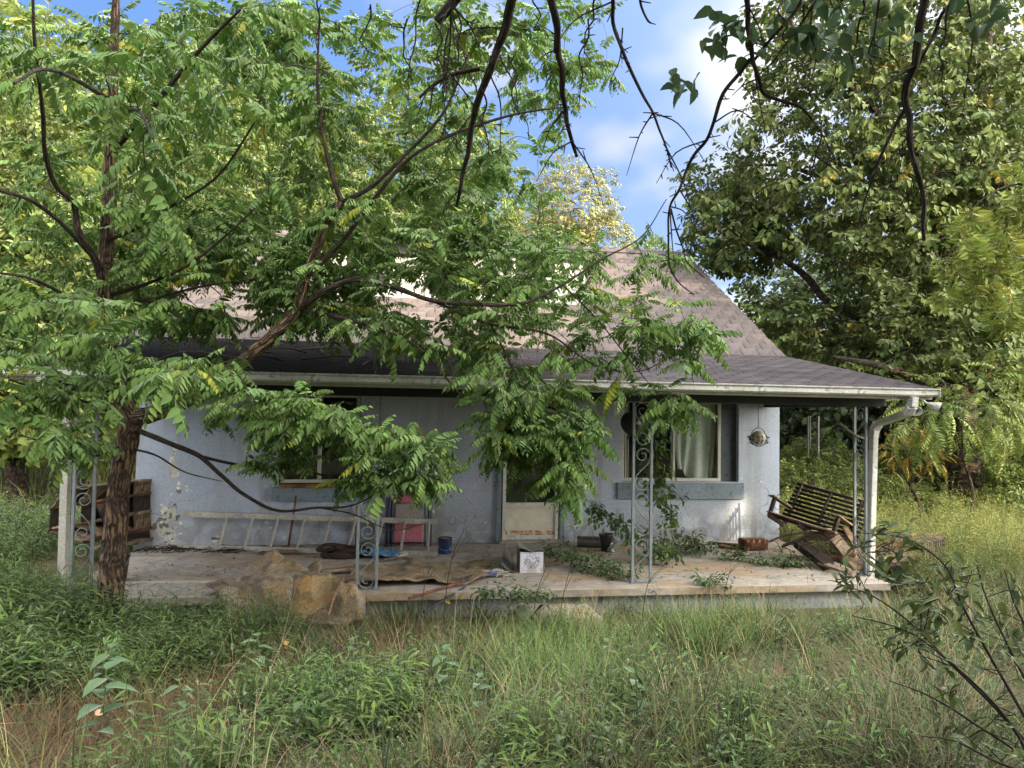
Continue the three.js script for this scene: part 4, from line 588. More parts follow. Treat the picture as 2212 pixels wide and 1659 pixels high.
// ---------------------------------------------------------------- things on the porch
const F0 = (x, y, h = 0) => onY(x, y, h);
{  // aluminium ladder lying on its side against the wall
  const t = thing('ladder', 'aluminium ladder lying on its long side along the porch wall', 'ladder'), A = K(396, 1110, -11.03), B = K(945, 1127, -10.82), C = F0(382, 1181, 0.04), D = F0(945, 1197, 0.04);
  C.z = -10.72; D.z = -10.5; const c2 = onY(382, 1181, 0.04), d2 = onY(945, 1197, 0.04); C.copy(c2); D.copy(d2);
  new MB().bar(A, B, 0.034, 0.08).build('rail', M.alu, t); new MB().bar(C, D, 0.034, 0.07).build('rail', M.alu, t);
  for (const [xa, xb] of [[489, 474], [544, 530], [598, 585], [655, 643], [711, 697], [765, 753], [824, 812], [873, 866], [926, 924]]) { const u = (xa - 396) / 549, v = (xb - 382) / 563; new MB().geo(tubeGeo([A.clone().lerp(B, u), C.clone().lerp(D, v)], 0.02, 8, 1)).build('rung', M.alu, t); }
}
{  // wooden stakes behind the ladder
  for (const [x0, y0, x1, y1, l] of [[623, 1182, 640, 1070, 'rusty brown wooden stake leaning on the wall behind the middle of the ladder'], [769, 1178, 771, 1092, 'short rusty brown stake leaning on the wall behind the scroll post']]) tag(new MB().bar(F0(x0, y0, 0), K(x1, y1, ZW + 0.07), 0.042, 0.03).build('wooden_stake', M.rust), l, 'stake');
}
{  // folded chair with pink vinyl
  const t = thing('folding_chair', 'folded chair with pink vinyl panels and dark blue tubes leaning behind the ladder', 'folding chair', F0(882, 1190, 0).setZ(-10.95).toArray(), 0.06); t.rotation.x = -0.14;
  new MB().box(0.43, 0.34, 0.05, 0, 0.2, 0.02, 0, 0, 0, 0.022).build('seat_panel', M.pink, t);
  new MB().box(0.41, 0.28, 0.045, 0.0, 0.5, 0.0, 0, 0, 0, 0.02).build('middle_panel', M.pinkGrey, t); new MB().box(0.45, 0.13, 0.05, -0.01, 0.71, 0.0, 0, 0, 0, 0.022).build('back_panel', M.pink, t);
  for (const [x, l, z] of [[-0.3, 0.78, 0.04], [-0.25, 0.8, 0.0], [-0.34, 0.72, -0.03], [0.25, 0.74, 0.03], [0.3, 0.78, -0.01], [0.34, 0.7, 0.02]]) new MB().geo(tubeGeo([V(x, 0, z), V(x, l * 0.6, z), V(x * 0.96, l, z)], 0.014, 8, 4)).build('leg', M.navy, t);
  new MB().tube([V(-0.3, 0.05, 0.05), V(0, 0.06, 0.06), V(0.3, 0.05, 0.05)], 0.011, 8, 4).build('stretcher', M.navy, t);
  new MB().box(0.1, 0.7, 0.03, -0.3, 0.38, -0.05, 0, 0, 0, 0.01).build('side_panel', M.navy, t);
}
{  // paint tin
  const p = F0(961, 1195, 0), t = thing('paint_tin', 'dark blue paint tin with a wire handle and white lettering beside the ladder end', 'paint tin', p.toArray()), H = 0.225, R = 0.1;
  const body = new THREE.LatheGeometry([[0, 0], [R - 0.004, 0], [R, 0.006], [R, H - 0.012], [R + 0.004, H - 0.008], [R + 0.003, H], [R - 0.012, H], [R - 0.014, H - 0.02]].map((q) => new THREE.Vector2(...q)), 32);
  const c = document.createElement('canvas'); c.width = 512; c.height = 192; const g = c.getContext('2d'); g.fillStyle = '#12152c'; g.fillRect(0, 0, 512, 192); const gr = g.createLinearGradient(0, 100, 0, 192); gr.addColorStop(0, '#12152c'); gr.addColorStop(0.5, '#234a86'); gr.addColorStop(1, '#6fa0d8'); g.fillStyle = gr; g.fillRect(0, 96, 512, 96);
  const r = rng(3); g.strokeStyle = '#d8dce6'; g.lineWidth = 3; for (let k = 0; k < 3; k++) for (let i = 0; i < 9; i++) { const x = 70 + k * 160 + i * 9; g.beginPath(); g.moveTo(x, 62); g.lineTo(x + 4 * r(), 40 + 12 * r()); g.lineTo(x + 6, 62); g.stroke(); } g.fillStyle = '#c9d4e6'; for (let i = 0; i < 60; i++) { g.globalAlpha = 0.3 + 0.5 * r(); g.fillRect(r() * 512, 120 + r() * 66, 3 + r() * 16, 2 + r() * 7); }
  const ct = new THREE.CanvasTexture(c); ct.colorSpace = THREE.SRGBColorSpace; mesh('can_body', body, std({ map: ct, roughness: 0.4, metalness: 0.2 }), t).rotation.y = Math.PI;
  new MB().geo(new THREE.CylinderGeometry(R - 0.013, R - 0.013, 0.006, 28).translate(0, H - 0.016, 0)).build('lid', std({ color: lin(0.3, 0.16, 0.13), roughness: 0.5 }), t); mesh('handle', tubeGeo([V(-R - 0.004, 0.16, 0), V(-R * 0.8, 0.09, R * 0.8), V(0, 0.06, R + 0.02), V(R * 0.8, 0.09, R * 0.8), V(R + 0.004, 0.16, 0)], 0.003, 6, 5), M.alu, t);
}
{  // white drawer-like carton with a grey curled lid
  const p = F0(1148, 1238, 0), t = thing('carton', 'white carton with a curled dark grey lid on the porch in front of the door', 'box', p.toArray(), -0.05), w = 0.3, h = 0.27, d = 0.36;
  new MB().box(w, h, 0.012, 0, h / 2, 0, 0.04).box(w * 0.82, 0.012, 0.016, 0, h * 0.93, 0.004).build('front_panel', std({ map: (() => { const k = tex(128, 128, (u, v) => { const s = smoothstep(fbm(u * 26, v * 26, 3, 3), 0.5, 0.58) * smoothstep(0.42 - Math.hypot(u - 0.5, v - 0.55), 0, 0.12), d = smoothstep(fbm(u * 5, v * 5, 9, 3) + 0.3 * (0.3 - v), 0.5, 0.7); return mixc(mixc([224, 222, 232], [176, 166, 150], d * 0.6), [112, 114, 134], s * 0.75); }); k.repeat.set(1 / 0.3, 1 / 0.27); k.offset.set(0.5, 0.5 - 0.74 / 0.27); return k; })(), color: lin(0.9, 0.9, 0.92), roughness: 0.7 }), t);
  const side = std({ map: rep(T.paint, 2), color: lin(0.2, 0.2, 0.2), roughness: 0.8 }); for (const s of [-1, 1]) new MB().box(0.01, h, d, s * (w / 2 - 0.006), h / 2, -d / 2).build('side_panel', side, t); new MB().box(w, h, 0.01, 0, h / 2, -d).box(w - 0.02, 0.01, d, 0, 0.01, -d / 2).build('back_panel', side, t);
  mesh('lid', sheetGeo((u, v) => V(lerp(-w / 2 - 0.03, w / 2 + 0.01, u), h + 0.012 + 0.1 * Math.pow(1 - u, 2.5) * (0.4 + 0.6 * v) + 0.012 * Math.sin(u * 9 + v * 3), lerp(0.02, -d - 0.03, v) + 0.03 * (1 - u)), 14, 10, 0.006), std({ map: rep(T.paint, 2), color: lin(0.26, 0.26, 0.26), roughness: 0.75 }), t);
}
tag(mesh('bent_sheet', sheetGeo((u, v) => F0(lerp(1078, 1108, u) + 4 * v, lerp(1204, 1238, v), 0).add(V(0.1 * (1 - u) * (1 - v), 0.015 + 0.2 * Math.pow(1 - u, 2) * (1 - 0.45 * v), 0)), 10, 8, 0.006), std({ map: rep(T.paint, 2), color: lin(0.17, 0.17, 0.17), roughness: 0.5 })), 'curled dark grey sheet offcut beside the white carton', 'sheet');
{  // mop with its handle over the slab edge
  const t = thing('mop', 'string mop with a blue and red handle lying over the porch edge', 'mop'), r = rng(8), h = F0(1072, 1240, 0.03), hm = new MB();
  for (let i = 0; i < 46; i++) { const a = r() * 6.28, R = rr(0.02, 0.2, r), p = h.clone(), q = [p.clone().add(V(rr(-0.04, 0.04, r), 0.05, rr(-0.03, 0.03, r)))]; for (let k = 1; k <= 4; k++) q.push(p.clone().add(V(Math.cos(a + k * rr(-0.5, 0.5, r)) * R * k * 0.3, Math.max(-0.015, 0.06 - k * 0.018 + rr(-0.01, 0.02, r)), Math.sin(a + k * rr(-0.5, 0.5, r)) * R * k * 0.2))); hm.tube(q, 0.0065, 4, 3); }
  hm.build('mop_head', std({ map: rep(T.paint, 3), color: lin(0.72, 0.71, 0.65), roughness: 1 }), t);
  const e = F0(884, 1296, 0.0), m = h.clone().lerp(e, 0.42); mesh('handle', tubeGeo([h.clone().add(V(0.05, 0.03, 0)), m.clone().add(V(0, 0.03, 0))], 0.017, 8, 1), std({ color: lin(0.05, 0.06, 0.26), roughness: 0.4 }), t); mesh('lower_handle', tubeGeo([m.clone().add(V(0, 0.03, 0)), e.clone().add(V(0, 0.02, 0))], 0.016, 8, 1), std({ map: rep(T.wood, 1, 3), color: lin(0.42, 0.14, 0.08), roughness: 0.5 }), t);
  tag(mesh('pole', tubeGeo([F0(1005, 1268, 0.02), K(915, 1322, -7.85)], 0.014, 8, 1), M.navy), 'thin black pole slipping off the porch edge under the mop handle', 'pole');
}
{  // duct pipe and the black pot
  const a = F0(1246, 1181, 0).add(V(0, 0.085, 0)), b = F0(1326, 1184, 0).add(V(0, 0.085, 0)), t = thing('duct_pipe', 'galvanised duct pipe lying against the wall under the window', 'pipe');
  mesh('pipe_wall', tubeGeo([a, b], 0.085, 28, 2, { cap: false }), M.galv, t); mesh('inner_face', tubeGeo([a, b], 0.081, 28, 1), M.dark, t); for (const k of [0.03, 0.5, 0.9]) { const c = a.clone().lerp(b, k); mesh('seam', tubeGeo([c, c.clone().add(b.clone().sub(a).normalize().multiplyScalar(0.015))], 0.088, 28, 1, { cap: false }), M.galv, t); }
  const p = F0(1309, 1190, 0), q = thing('plant_pot', 'black plastic plant pot with a scrap of white paper in front of the duct pipe', 'plant pot', p.toArray());
  mesh('pot_body', new THREE.LatheGeometry([[0, 0.004], [0.075, 0], [0.1, 0.23], [0.112, 0.23], [0.112, 0.255], [0.098, 0.255], [0.072, 0.02], [0, 0.02]].map((k) => new THREE.Vector2(...k)), 30), std({ color: lin(0.018, 0.018, 0.02), roughness: 0.45 }), q);
  mesh('paper_scrap', sheetGeo((u, v) => V(0.02 + 0.1 * u + 0.03 * Math.sin(v * 7), 0.2 * (1 - v) + 0.02 * Math.sin(u * 9) + 0.004 - 0.1 * (1 - v) * (1 - u), 0.1 + 0.035 * Math.sin(u * 8 + v * 5) + 0.03 * v), 8, 10, 0.002), M.white, q);
}
{  // hanging glass globe
  const p = K(1638, 946, -9.9), t = thing('hanging_lantern', 'glass globe in a leafy wire cage hanging on a string by the house corner', 'lantern', p.toArray()), r = rng(4);
  mesh('globe', new THREE.SphereGeometry(0.105, 28, 20), new THREE.MeshPhysicalMaterial({ color: lin(0.6, 0.58, 0.44), roughness: 0.38, metalness: 0.1 }), t);
  const c = new MB(); for (let i = 0; i < 12; i++) { const a = (i / 12) * 6.28; c.tube([V(Math.cos(a) * 0.02, -0.125, Math.sin(a) * 0.02), V(Math.cos(a) * 0.1, -0.085, Math.sin(a) * 0.1), V(Math.cos(a) * 0.124, -0.02, Math.sin(a) * 0.124), V(Math.cos(a) * 0.135, 0.03, Math.sin(a) * 0.135)], 0.004, 4, 4); for (let k = 0; k < 3; k++) leafInto(c, V(Math.cos(a) * 0.12, -0.08 + k * 0.045, Math.sin(a) * 0.12), V(Math.cos(a) * 0.6 + rr(-0.5, 0.5, r), rr(-0.4, 0.8, r), Math.sin(a) * 0.6 + rr(-0.5, 0.5, r)), V(Math.cos(a), 0.3, Math.sin(a)), 0.05, 0.03); } c.tube([V(-0.115, 0.02, 0), V(-0.09, 0.1, 0), V(0, 0.15, 0), V(0.09, 0.1, 0), V(0.115, 0.02, 0)], 0.006, 6, 5);
  c.build('wire_cage', std({ color: lin(0.06, 0.06, 0.055), roughness: 0.4, metalness: 0.5 }), t); mesh('string', tubeGeo([V(0, 0.15, 0), V(0, 2.4 - p.y, 0)], 0.004, 5, 1), M.dark, t);
}
{  // wind chime
  const p = K(1756, 888, -9), t = thing('wind_chime', 'wind chime of long dark tubes hanging under the right end of the porch roof', 'wind chime', p.toArray()); mesh('top_disc', new THREE.CylinderGeometry(0.11, 0.11, 0.02, 24), M.woodDark, t);
  [[-0.075, 0.52, 0.05], [-0.03, 0.6, -0.07], [0.05, 0.63, 0.05], [0.085, 0.5, -0.03], [0.02, 0.56, 0.09]].forEach(([x, l, z]) => { mesh('tube', tubeGeo([V(x, -0.07, z), V(x, -l, z)], 0.011, 10, 1), M.galv, t); mesh('cord', tubeGeo([V(x, -0.07, z), V(x * 0.8, 0, z * 0.8)], 0.0018, 4, 1), M.dark, t); });
  mesh('cord', tubeGeo([V(0, 0, 0), V(0, 2.41 - p.y, 0)], 0.003, 5, 1), M.dark, t); mesh('cord', tubeGeo([V(0, -0.01, 0), V(0.005, -0.92, 0)], 0.002, 5, 1), M.dark, t); new MB().geo(new THREE.CylinderGeometry(0.035, 0.035, 0.012, 18).translate(0, -0.34, 0)).build('clapper', M.woodDark, t); new MB().box(0.05, 0.09, 0.006, 0.005, -0.96, 0).build('sail', M.woodDark, t);
  const c = K(1711, 878, -9.9), k = thing('chain', 'rusty swing chain hanging loose under the porch ceiling near the house corner', 'chain', c.toArray()); for (let i = 0; i < 15; i++) { const g = new THREE.TorusGeometry(0.016, 0.004, 5, 10); g.scale(0.7, 1.25, 1); g.rotateY(i % 2 ? 1.57 : 0); g.translate(0, 0.05 - i * 0.03, 0); mesh('link', g, M.dark, k); } new MB().tube([V(0, 0.07, 0), V(0, 2.41 - c.y, 0)], 0.005, 5, 1).build('hook', M.dark, k);
}
{  // hat-like black dome on the middle post
  const p = K(1368, 914, -8.62), t = thing('black_hat', 'round black hat with a small white tag hung behind the middle scroll post', 'hat', p.toArray(), 0.3); t.rotation.x = 1.25; mesh('dome', new THREE.LatheGeometry([[0, 0.07], [0.06, 0.066], [0.12, 0.045], [0.155, 0.01], [0.162, -0.015], [0.155, -0.012], [0.115, 0.035], [0, 0.06]].map((k) => new THREE.Vector2(...k)), 32), std({ color: lin(0.012, 0.013, 0.015), roughness: 0.5 }), t); new MB().box(0.05, 0.004, 0.05, 0.04, 0.07, 0.03, 0, 0.5, 0.1, 0).build('paper_tag', M.white, t); mesh('string', tubeGeo([V(0, 0.02, -0.14), V(0.0, 0.1, -0.5)], 0.003, 4, 1), M.dark, t);
}
{  // wood blocks and thin boards by the right end of the wall
  const b = F0(1633, 1190, 0); tag(new MB().box(0.4, 0.17, 0.2, b.x, 0.086, b.z - 0.1, 0, 0.05, 0, 0.012).build('wood_block', M.woodRed), 'short squared block of reddish split wood on the porch floor below the lantern', 'wood block');
  [[1600, 1178, 1530, 1172, 0.1, M.woodDark, 'dark rotten board lying behind the red wood block, nearest the wall'], [1595, 1186, 1555, 1178, 0.14, M.woodRed, 'reddish splintered board end just left of the red wood block']].forEach(([x0, y0, x1, y1, w, m, l]) => tag(new MB().bar(F0(x0, y0, 0.02), F0(x1, y1, 0.03), w, 0.03).build('board', m), l, 'board'));
  tag(mesh('stick', tubeGeo([F0(1655, 1172, 0.02), K(1700, 1156, -10.6), K(1765, 1146, -10.2)], [0.016, 0.02], 7, 3), M.woodGrey), 'pale grey stick running from the red wood block to the broken swing', 'stick');
}
{  // the broken porch swing
  const A = K(1658, 1107, -9.9), B = K(1800, 1152, -9.15), ex = B.clone().sub(A), W = ex.length(); ex.normalize();
  const back = V(-ex.z, 0, ex.x).multiplyScalar(-1).setY(-0.33).normalize(), up = ex.clone().cross(back).multiplyScalar(-1).normalize(); if (up.y < 0) up.negate();
  const t = thing('porch_swing', 'broken dark slatted porch swing tilted on the junk at the right porch end', 'porch swing'), P = (x, y, z) => A.clone().addScaledVector(ex, x).addScaledVector(up, y).addScaledVector(back, z), slat = (n, a, b, w, h, m = M.woodDark) => new MB().bar(a, b, w, h).build(n, m, t);
  for (let i = 0; i < 6; i++) slat('seat_slat', P(-0.02, 0.02 - 0.02 * Math.sin(i / 5 * 3), 0.03 + i * 0.085), P(W + 0.02, 0.02 - 0.02 * Math.sin(i / 5 * 3), 0.03 + i * 0.085), 0.06, 0.02, i ? M.woodDark : M.wood);
  const W2 = W + 0.12; for (let i = 0; i < 9; i++) { const h = 0.05 + i * 0.066, z = 0.55 + h * 0.3; slat('back_slat', P(-0.05, h, z), P(W2, h, z), 0.02, 0.042); }
  for (const x of [0.03, W * 0.5, W - 0.03]) { slat('back_rail', P(x, -0.04, 0.57), P(x, 0.64, 0.745), 0.035, 0.05); slat('seat_rail', P(x, -0.035, 0), P(x, -0.05, 0.58), 0.035, 0.06); }
  for (const x of [0.01, W - 0.02]) { slat('armrest', P(x, 0.25, -0.07), P(x, 0.24, 0.7), 0.085, 0.024, M.wood); slat('arm_post', P(x, -0.04, 0.06), P(x, 0.24, 0.05), 0.06, 0.04); }
  slat('top_rail', P(-0.06, 0.65, 0.75), P(W2, 0.65, 0.75), 0.03, 0.05);
  const ch = new MB(), s0 = P(W * 0.62, 0.42, 0.68), s1 = P(W * 0.55, 0.02, 0.3); for (let i = 0; i < 20; i++) { const g = new THREE.TorusGeometry(0.015, 0.004, 5, 8); g.rotateY(i % 2 ? 1.57 : 0.2); const p = s0.clone().lerp(s1, i / 19); g.translate(p.x, p.y - 0.12 * Math.sin((i / 19) * 3.14), p.z); ch.geo(g); } ch.build('chain', M.dark, t);
}
{  // junk heap under and behind the swing
  const J = [
    ['timber', 1792, 1150, -9.3, 1856, 1228, -8.65, 0.17, 0.06, M.woodGrey, 'broad weathered grey plank sloping down under the swing to the corner post', 'plank'],
    ['timber', 1825, 1140, -9.5, 1868, 1215, -8.9, 0.08, 0.05, M.wood, 'narrow brown plank just right of the broad grey plank under the swing', 'plank'],
    ['timber', 1725, 1172, -9.6, 1790, 1222, -8.9, 0.16, 0.12, M.woodDark, 'dark rotten beam end with holes under the left side of the swing', 'beam'],
    ['timber', 1742, 1152, -9.7, 1800, 1156, -9.4, 0.2, 0.13, M.woodGrey, 'thick grey log section supporting the swing seat', 'log'],
    ['timber', 1690, 1180, -10.3, 1760, 1150, -9.9, 0.1, 0.04, M.wood, 'short brown board propped behind the dark beam end', 'plank'],
    ['timber', 1790, 1205, -9.1, 1850, 1196, -8.8, 0.12, 0.035, M.rust, 'rusty orange strip of board lying across the junk by the corner post', 'plank'],
    ['timber', 1770, 1215, -9, 1845, 1240, -8.5, 0.09, 0.035, M.woodGrey, 'low grey batten at the very edge of the porch floor under the swing', 'plank'],
    ['timber', 1890, 1190, -9.2, 1990, 1160, -9.6, 0.2, 0.05, M.rust, 'rust-stained board of the heap right of the downspout', 'plank'],
    ['timber', 1900, 1215, -8.9, 2010, 1180, -9.3, 0.24, 0.05, M.woodGrey, 'wide grey board of the heap right of the downspout', 'plank'],
    ['timber', 1930, 1168, -9.9, 2040, 1158, -9.6, 0.14, 0.05, M.wood, 'brown board across the back of the heap right of the downspout', 'plank'],
    ['timber', 1880, 1225, -8.8, 1960, 1222, -8.7, 0.09, 0.05, M.woodDark, 'dark low board at the foot of the heap right of the downspout', 'plank'],
  ];
  for (const [n, x0, y0, z0, x1, y1, z1, w, h, m, l, c] of J) tag(new MB().bar(K(x0, y0, z0), K(x1, y1, z1), w, h, 0.25, 0.008).build(n, m), l, c);
  const q = K(1998, 1182, -9.2); tag(new MB().box(0.46, 0.27, 0.3, q.x, q.y, q.z, 0.1, 0.3, 0.06, 0.015).build('stump_block', std({ map: rep(T.bark, 1.5), color: lin(0.85, 0.82, 0.76), bumpMap: rep(T.barkB, 1.5), bumpScale: 0.02 })), 'pale rough block of old wood at the right end of the outdoor heap', 'wood block');
  const r = rng(6), b = new MB(); for (let i = 0; i < 50; i++) { const c = K(rr(1690, 1880, r), rr(1165, 1235, r), rr(-9.8, -8.6, r)); if (c.y < 0) c.y = rr(0, 0.1, r); const a = r() * 6.28; b.tube([c, c.clone().add(V(Math.cos(a) * 0.2, rr(-0.02, 0.22, r), Math.sin(a) * 0.2)), c.clone().add(V(Math.cos(a) * 0.42, rr(0, 0.16, r), Math.sin(a) * 0.4))], [0.007, 0.002], 4, 3); } tag(b.build('brushwood', M.twig), 'tangle of brown dead twigs in the junk under the swing', 'twigs', null, 'stuff');
  tag(mesh('bracket', tubeGeo([K(1814, 914, -8.7), K(1845, 938, -8.55), K(1868, 948, -8.5)], [0.016, 0.012], 7, 3), M.alu), 'short metal rod sticking out from the right corner scroll post', 'bracket');
}
{  // carpets
  const P = (u, v) => {
    const s = v * (1.12 + 0.93 * smoothstep(u, 0.02, 0.42)), zf = -9.35 + s, wide = smoothstep(v, 0.02, 0.6), x = lerp(lerp(-1.7, -2.12, wide), lerp(-1.0, -0.47, wide), u) + 0.1 * Math.sin(v * 9 + u * 2), over = Math.max(0, zf - (ZE + 0.02));
    const ridge = (k, q) => 1 - Math.abs(fbm(x * k + q, zf * k * 0.8 + q, q, 3) - 0.5) * 4, out = 0.25 + 0.16 * n3(x * 3, 1, 2), z = Math.min(zf, ZE + 0.02) + out * (1 - Math.exp(-over * 2.2)) + 0.07 * (ridge(2.3, 3) - 0.3) * smoothstep(over, 0, 0.2);
    let y = 0.03 + 0.1 * Math.max(0, ridge(1.7, 5)) + 0.05 * Math.max(0, ridge(3.4, 9));
    y += 0.26 * Math.max(0, 1 - Math.abs(x + 1.5) / 0.42 - Math.abs(zf + 8.98) / 0.42);
    const edge = smoothstep(Math.min(u * 1.4, (1 - u) * 1.6, 1), 0, 0.16) * smoothstep(v, 0, 0.08);
    y = lerp(0.02, y, edge) - Math.min(0.62, over * 0.95); y = Math.max(y, over > 0 ? groundY(x, z) + 0.05 + 0.08 * n3(x * 5, over * 4, 3) : 0.015);
    return V(x, y + 0.012 * (fbm(x * 26, zf * 26, 1, 2) - 0.5), z);
  };
  tag(mesh('carpet', sheetGeo(P, 130, 100, 0.018, 2.5, 2), M.carpet), 'ochre-stained old carpet heaped over the porch edge right of the tree trunk', 'carpet');
  const Q = (u, v) => { const x = lerp(-0.62, 1.18 - 0.2 * v, u), z = lerp(-9.62, -8.45, v) + 0.05 * Math.sin(u * 9), y = 0.025 + 0.13 * Math.max(0, fbm(x * 3.1, z * 3.3, 8, 4) - 0.42) * 2 + 0.06 * Math.exp(-(((u - 0.42) / 0.05) ** 2)) * (1 - v) + 0.05 * smoothstep(v, 0.75, 1) * n3(x * 6, 2, 2); return V(x + 0.03 * Math.sin(v * 14), y + 0.012 * (fbm(x * 26, z * 26, 1, 2) - 0.5), z); };
  tag(mesh('carpet', sheetGeo(Q, 110, 70, 0.018, 1.8, 1.2), std({ map: rep(T.carpet, 1.3), color: lin(0.66, 0.63, 0.58), bumpMap: rep(T.grit, 3), bumpScale: 0.014, roughness: 1 })), 'flat rumpled tan carpet piece lying between the scroll post and the mop', 'carpet');
  const fl = K(690, 1262, -7.98); tag(mesh('carpet', sheetGeo((u, v) => { const a = fl.clone().add(V(lerp(-0.26, 0.26, u) * (1 - 0.5 * v * u), 0.1 - 0.36 * v * (0.6 + 0.4 * (1 - u)) - 0.1 * u * v + 0.03 * Math.sin(u * 6 + v * 4), 0.06 + 0.22 * v + 0.05 * Math.sin(u * 7))); a.y = Math.max(a.y, groundY(a.x, a.z) + 0.03); return a; }, 40, 30, 0.02, 0.8, 0.6), std({ map: rep(T.carpet, 1.2), color: lin(0.85, 0.72, 0.52), bumpMap: rep(T.grit, 3), bumpScale: 0.012, roughness: 1 })), 'folded orange-brown carpet corner hanging over the slab left of the scroll post', 'carpet');
}
{  // rubbish between the carpets and the ladder
  const r = rng(17), c = F0(742, 1198, 0.03), cb = new MB(); for (let k = 0; k < 5; k++) { const q = []; for (let i = 0; i <= 16; i++) { const a = (i / 16) * 6.28 + k, R = 0.17 + 0.07 * Math.sin(k * 2 + a); q.push(c.clone().add(V(Math.cos(a) * R * 1.5 + rr(-0.02, 0.02, r), 0.02 + 0.035 * (k % 3) + 0.02 * Math.sin(a * 3 + k), Math.sin(a) * R * 0.8))); } cb.tube(q, [0.028, 0.026], 7, 3); } tag(cb.build('rope_coil', std({ map: rep(T.bark, 3), color: lin(0.2, 0.13, 0.11) })), 'coil of thick dark brown rope on the porch behind the carpets', 'rope');
  const bl = F0(818, 1201, 0.02); tag(mesh('cloth', sheetGeo((u, v) => bl.clone().add(V(lerp(-0.28, 0.3, u), 0.02 + 0.16 * Math.abs(fbm(u * 6, v * 5, 3, 4) - 0.3), lerp(-0.2, 0.2, v))), 36, 26, 0.006), std({ color: lin(0.07, 0.2, 0.36), roughness: 0.8 })), 'crumpled blue cloth behind the left scroll post', 'cloth');
  const br = [[760, 1184, 0.03, 800, 1166, 0.14, 0.09, 0.02, M.wood, 'pale broken board tilted up behind the left scroll post'], [612, 1243, 0.04, 762, 1226, 0.07, 0.09, 0.028, M.woodGrey, 'grey board lying on top of the heaped carpet'], [272, 1258, 0.012, 604, 1256, 0.012, 0.05, 0.022, M.whiteDirty, 'long white strip of trim lying on the porch floor beside the tree'], [480, 1188, 0.02, 640, 1184, 0.02, 0.06, 0.02, M.woodGrey, 'thin grey lath under the bottom rail of the ladder'], [560, 1194, 0.02, 640, 1190, 0.06, 0.12, 0.016, M.wood, 'pale torn board end in front of the ladder at the carpet peak'], [830, 1208, 0.04, 905, 1200, 0.05, 0.05, 0.016, M.woodGrey, 'short grey lath between the blue cloth and the paint tin']];
  for (const [x0, y0, h0, x1, y1, h1, w, h, m, l] of br) tag(new MB().bar(F0(x0, y0, h0), F0(x1, y1, h1), w, h).build('board', m), l, 'board');
  tag(new MB().box(0.16, 0.07, 0.1, ...F0(868, 1200, 0.05).toArray(), 0.2, 0.5, 0.1, 0.01).build('foam_scrap', M.whiteDirty), 'whitish scrap of foam lying in front of the pink chair', 'scrap');
  const db = new MB(); for (let i = 0; i < 120; i++) { const p = F0(rr(285, 640, r), rr(1184, 1194, r), 0.01), a = rr(-0.5, 0.5, r) + (r() < 0.3 ? 1.2 : 0), l = rr(0.08, 0.35, r); db.tube([p, p.clone().add(V(Math.cos(a) * l * 0.5, rr(0, 0.06, r), Math.sin(a) * l * 0.3)), p.clone().add(V(Math.cos(a) * l, rr(0, 0.03, r), Math.sin(a) * l * 0.6))], [0.006, 0.003], 4, 3); } tag(db.build('dead_twigs', M.twig), 'line of dead vine twigs and litter along the foot of the wall', 'twigs', null, 'stuff');
  const lg = new MB(); for (let i = 0; i < 420; i++) { const p = F0(rr(280, 1850, r), rr(1182, 1262, r), 0.012); if (p.z > ZE - 0.1 || p.z < ZW || p.x > 6.1 || p.x < -3.5) continue; leafInto(lg, p, V(rr(-1, 1, r), rr(-0.05, 0.25, r), rr(-1, 1, r)), Y.clone().add(V(rr(-0.3, 0.3, r), 0, rr(-0.3, 0.3, r))), rr(0.03, 0.08, r), rr(0.015, 0.035, r), rr(-0.4, 0.4, r), 0.3, 3, rr(0.5, 1.3, r)); } tag(lg.build('leaf_litter', std({ color: lin(0.2, 0.13, 0.07), vertexColors: true, side: THREE.DoubleSide })), 'dry fallen leaves scattered over the porch floor', 'leaves', null, 'stuff');
}
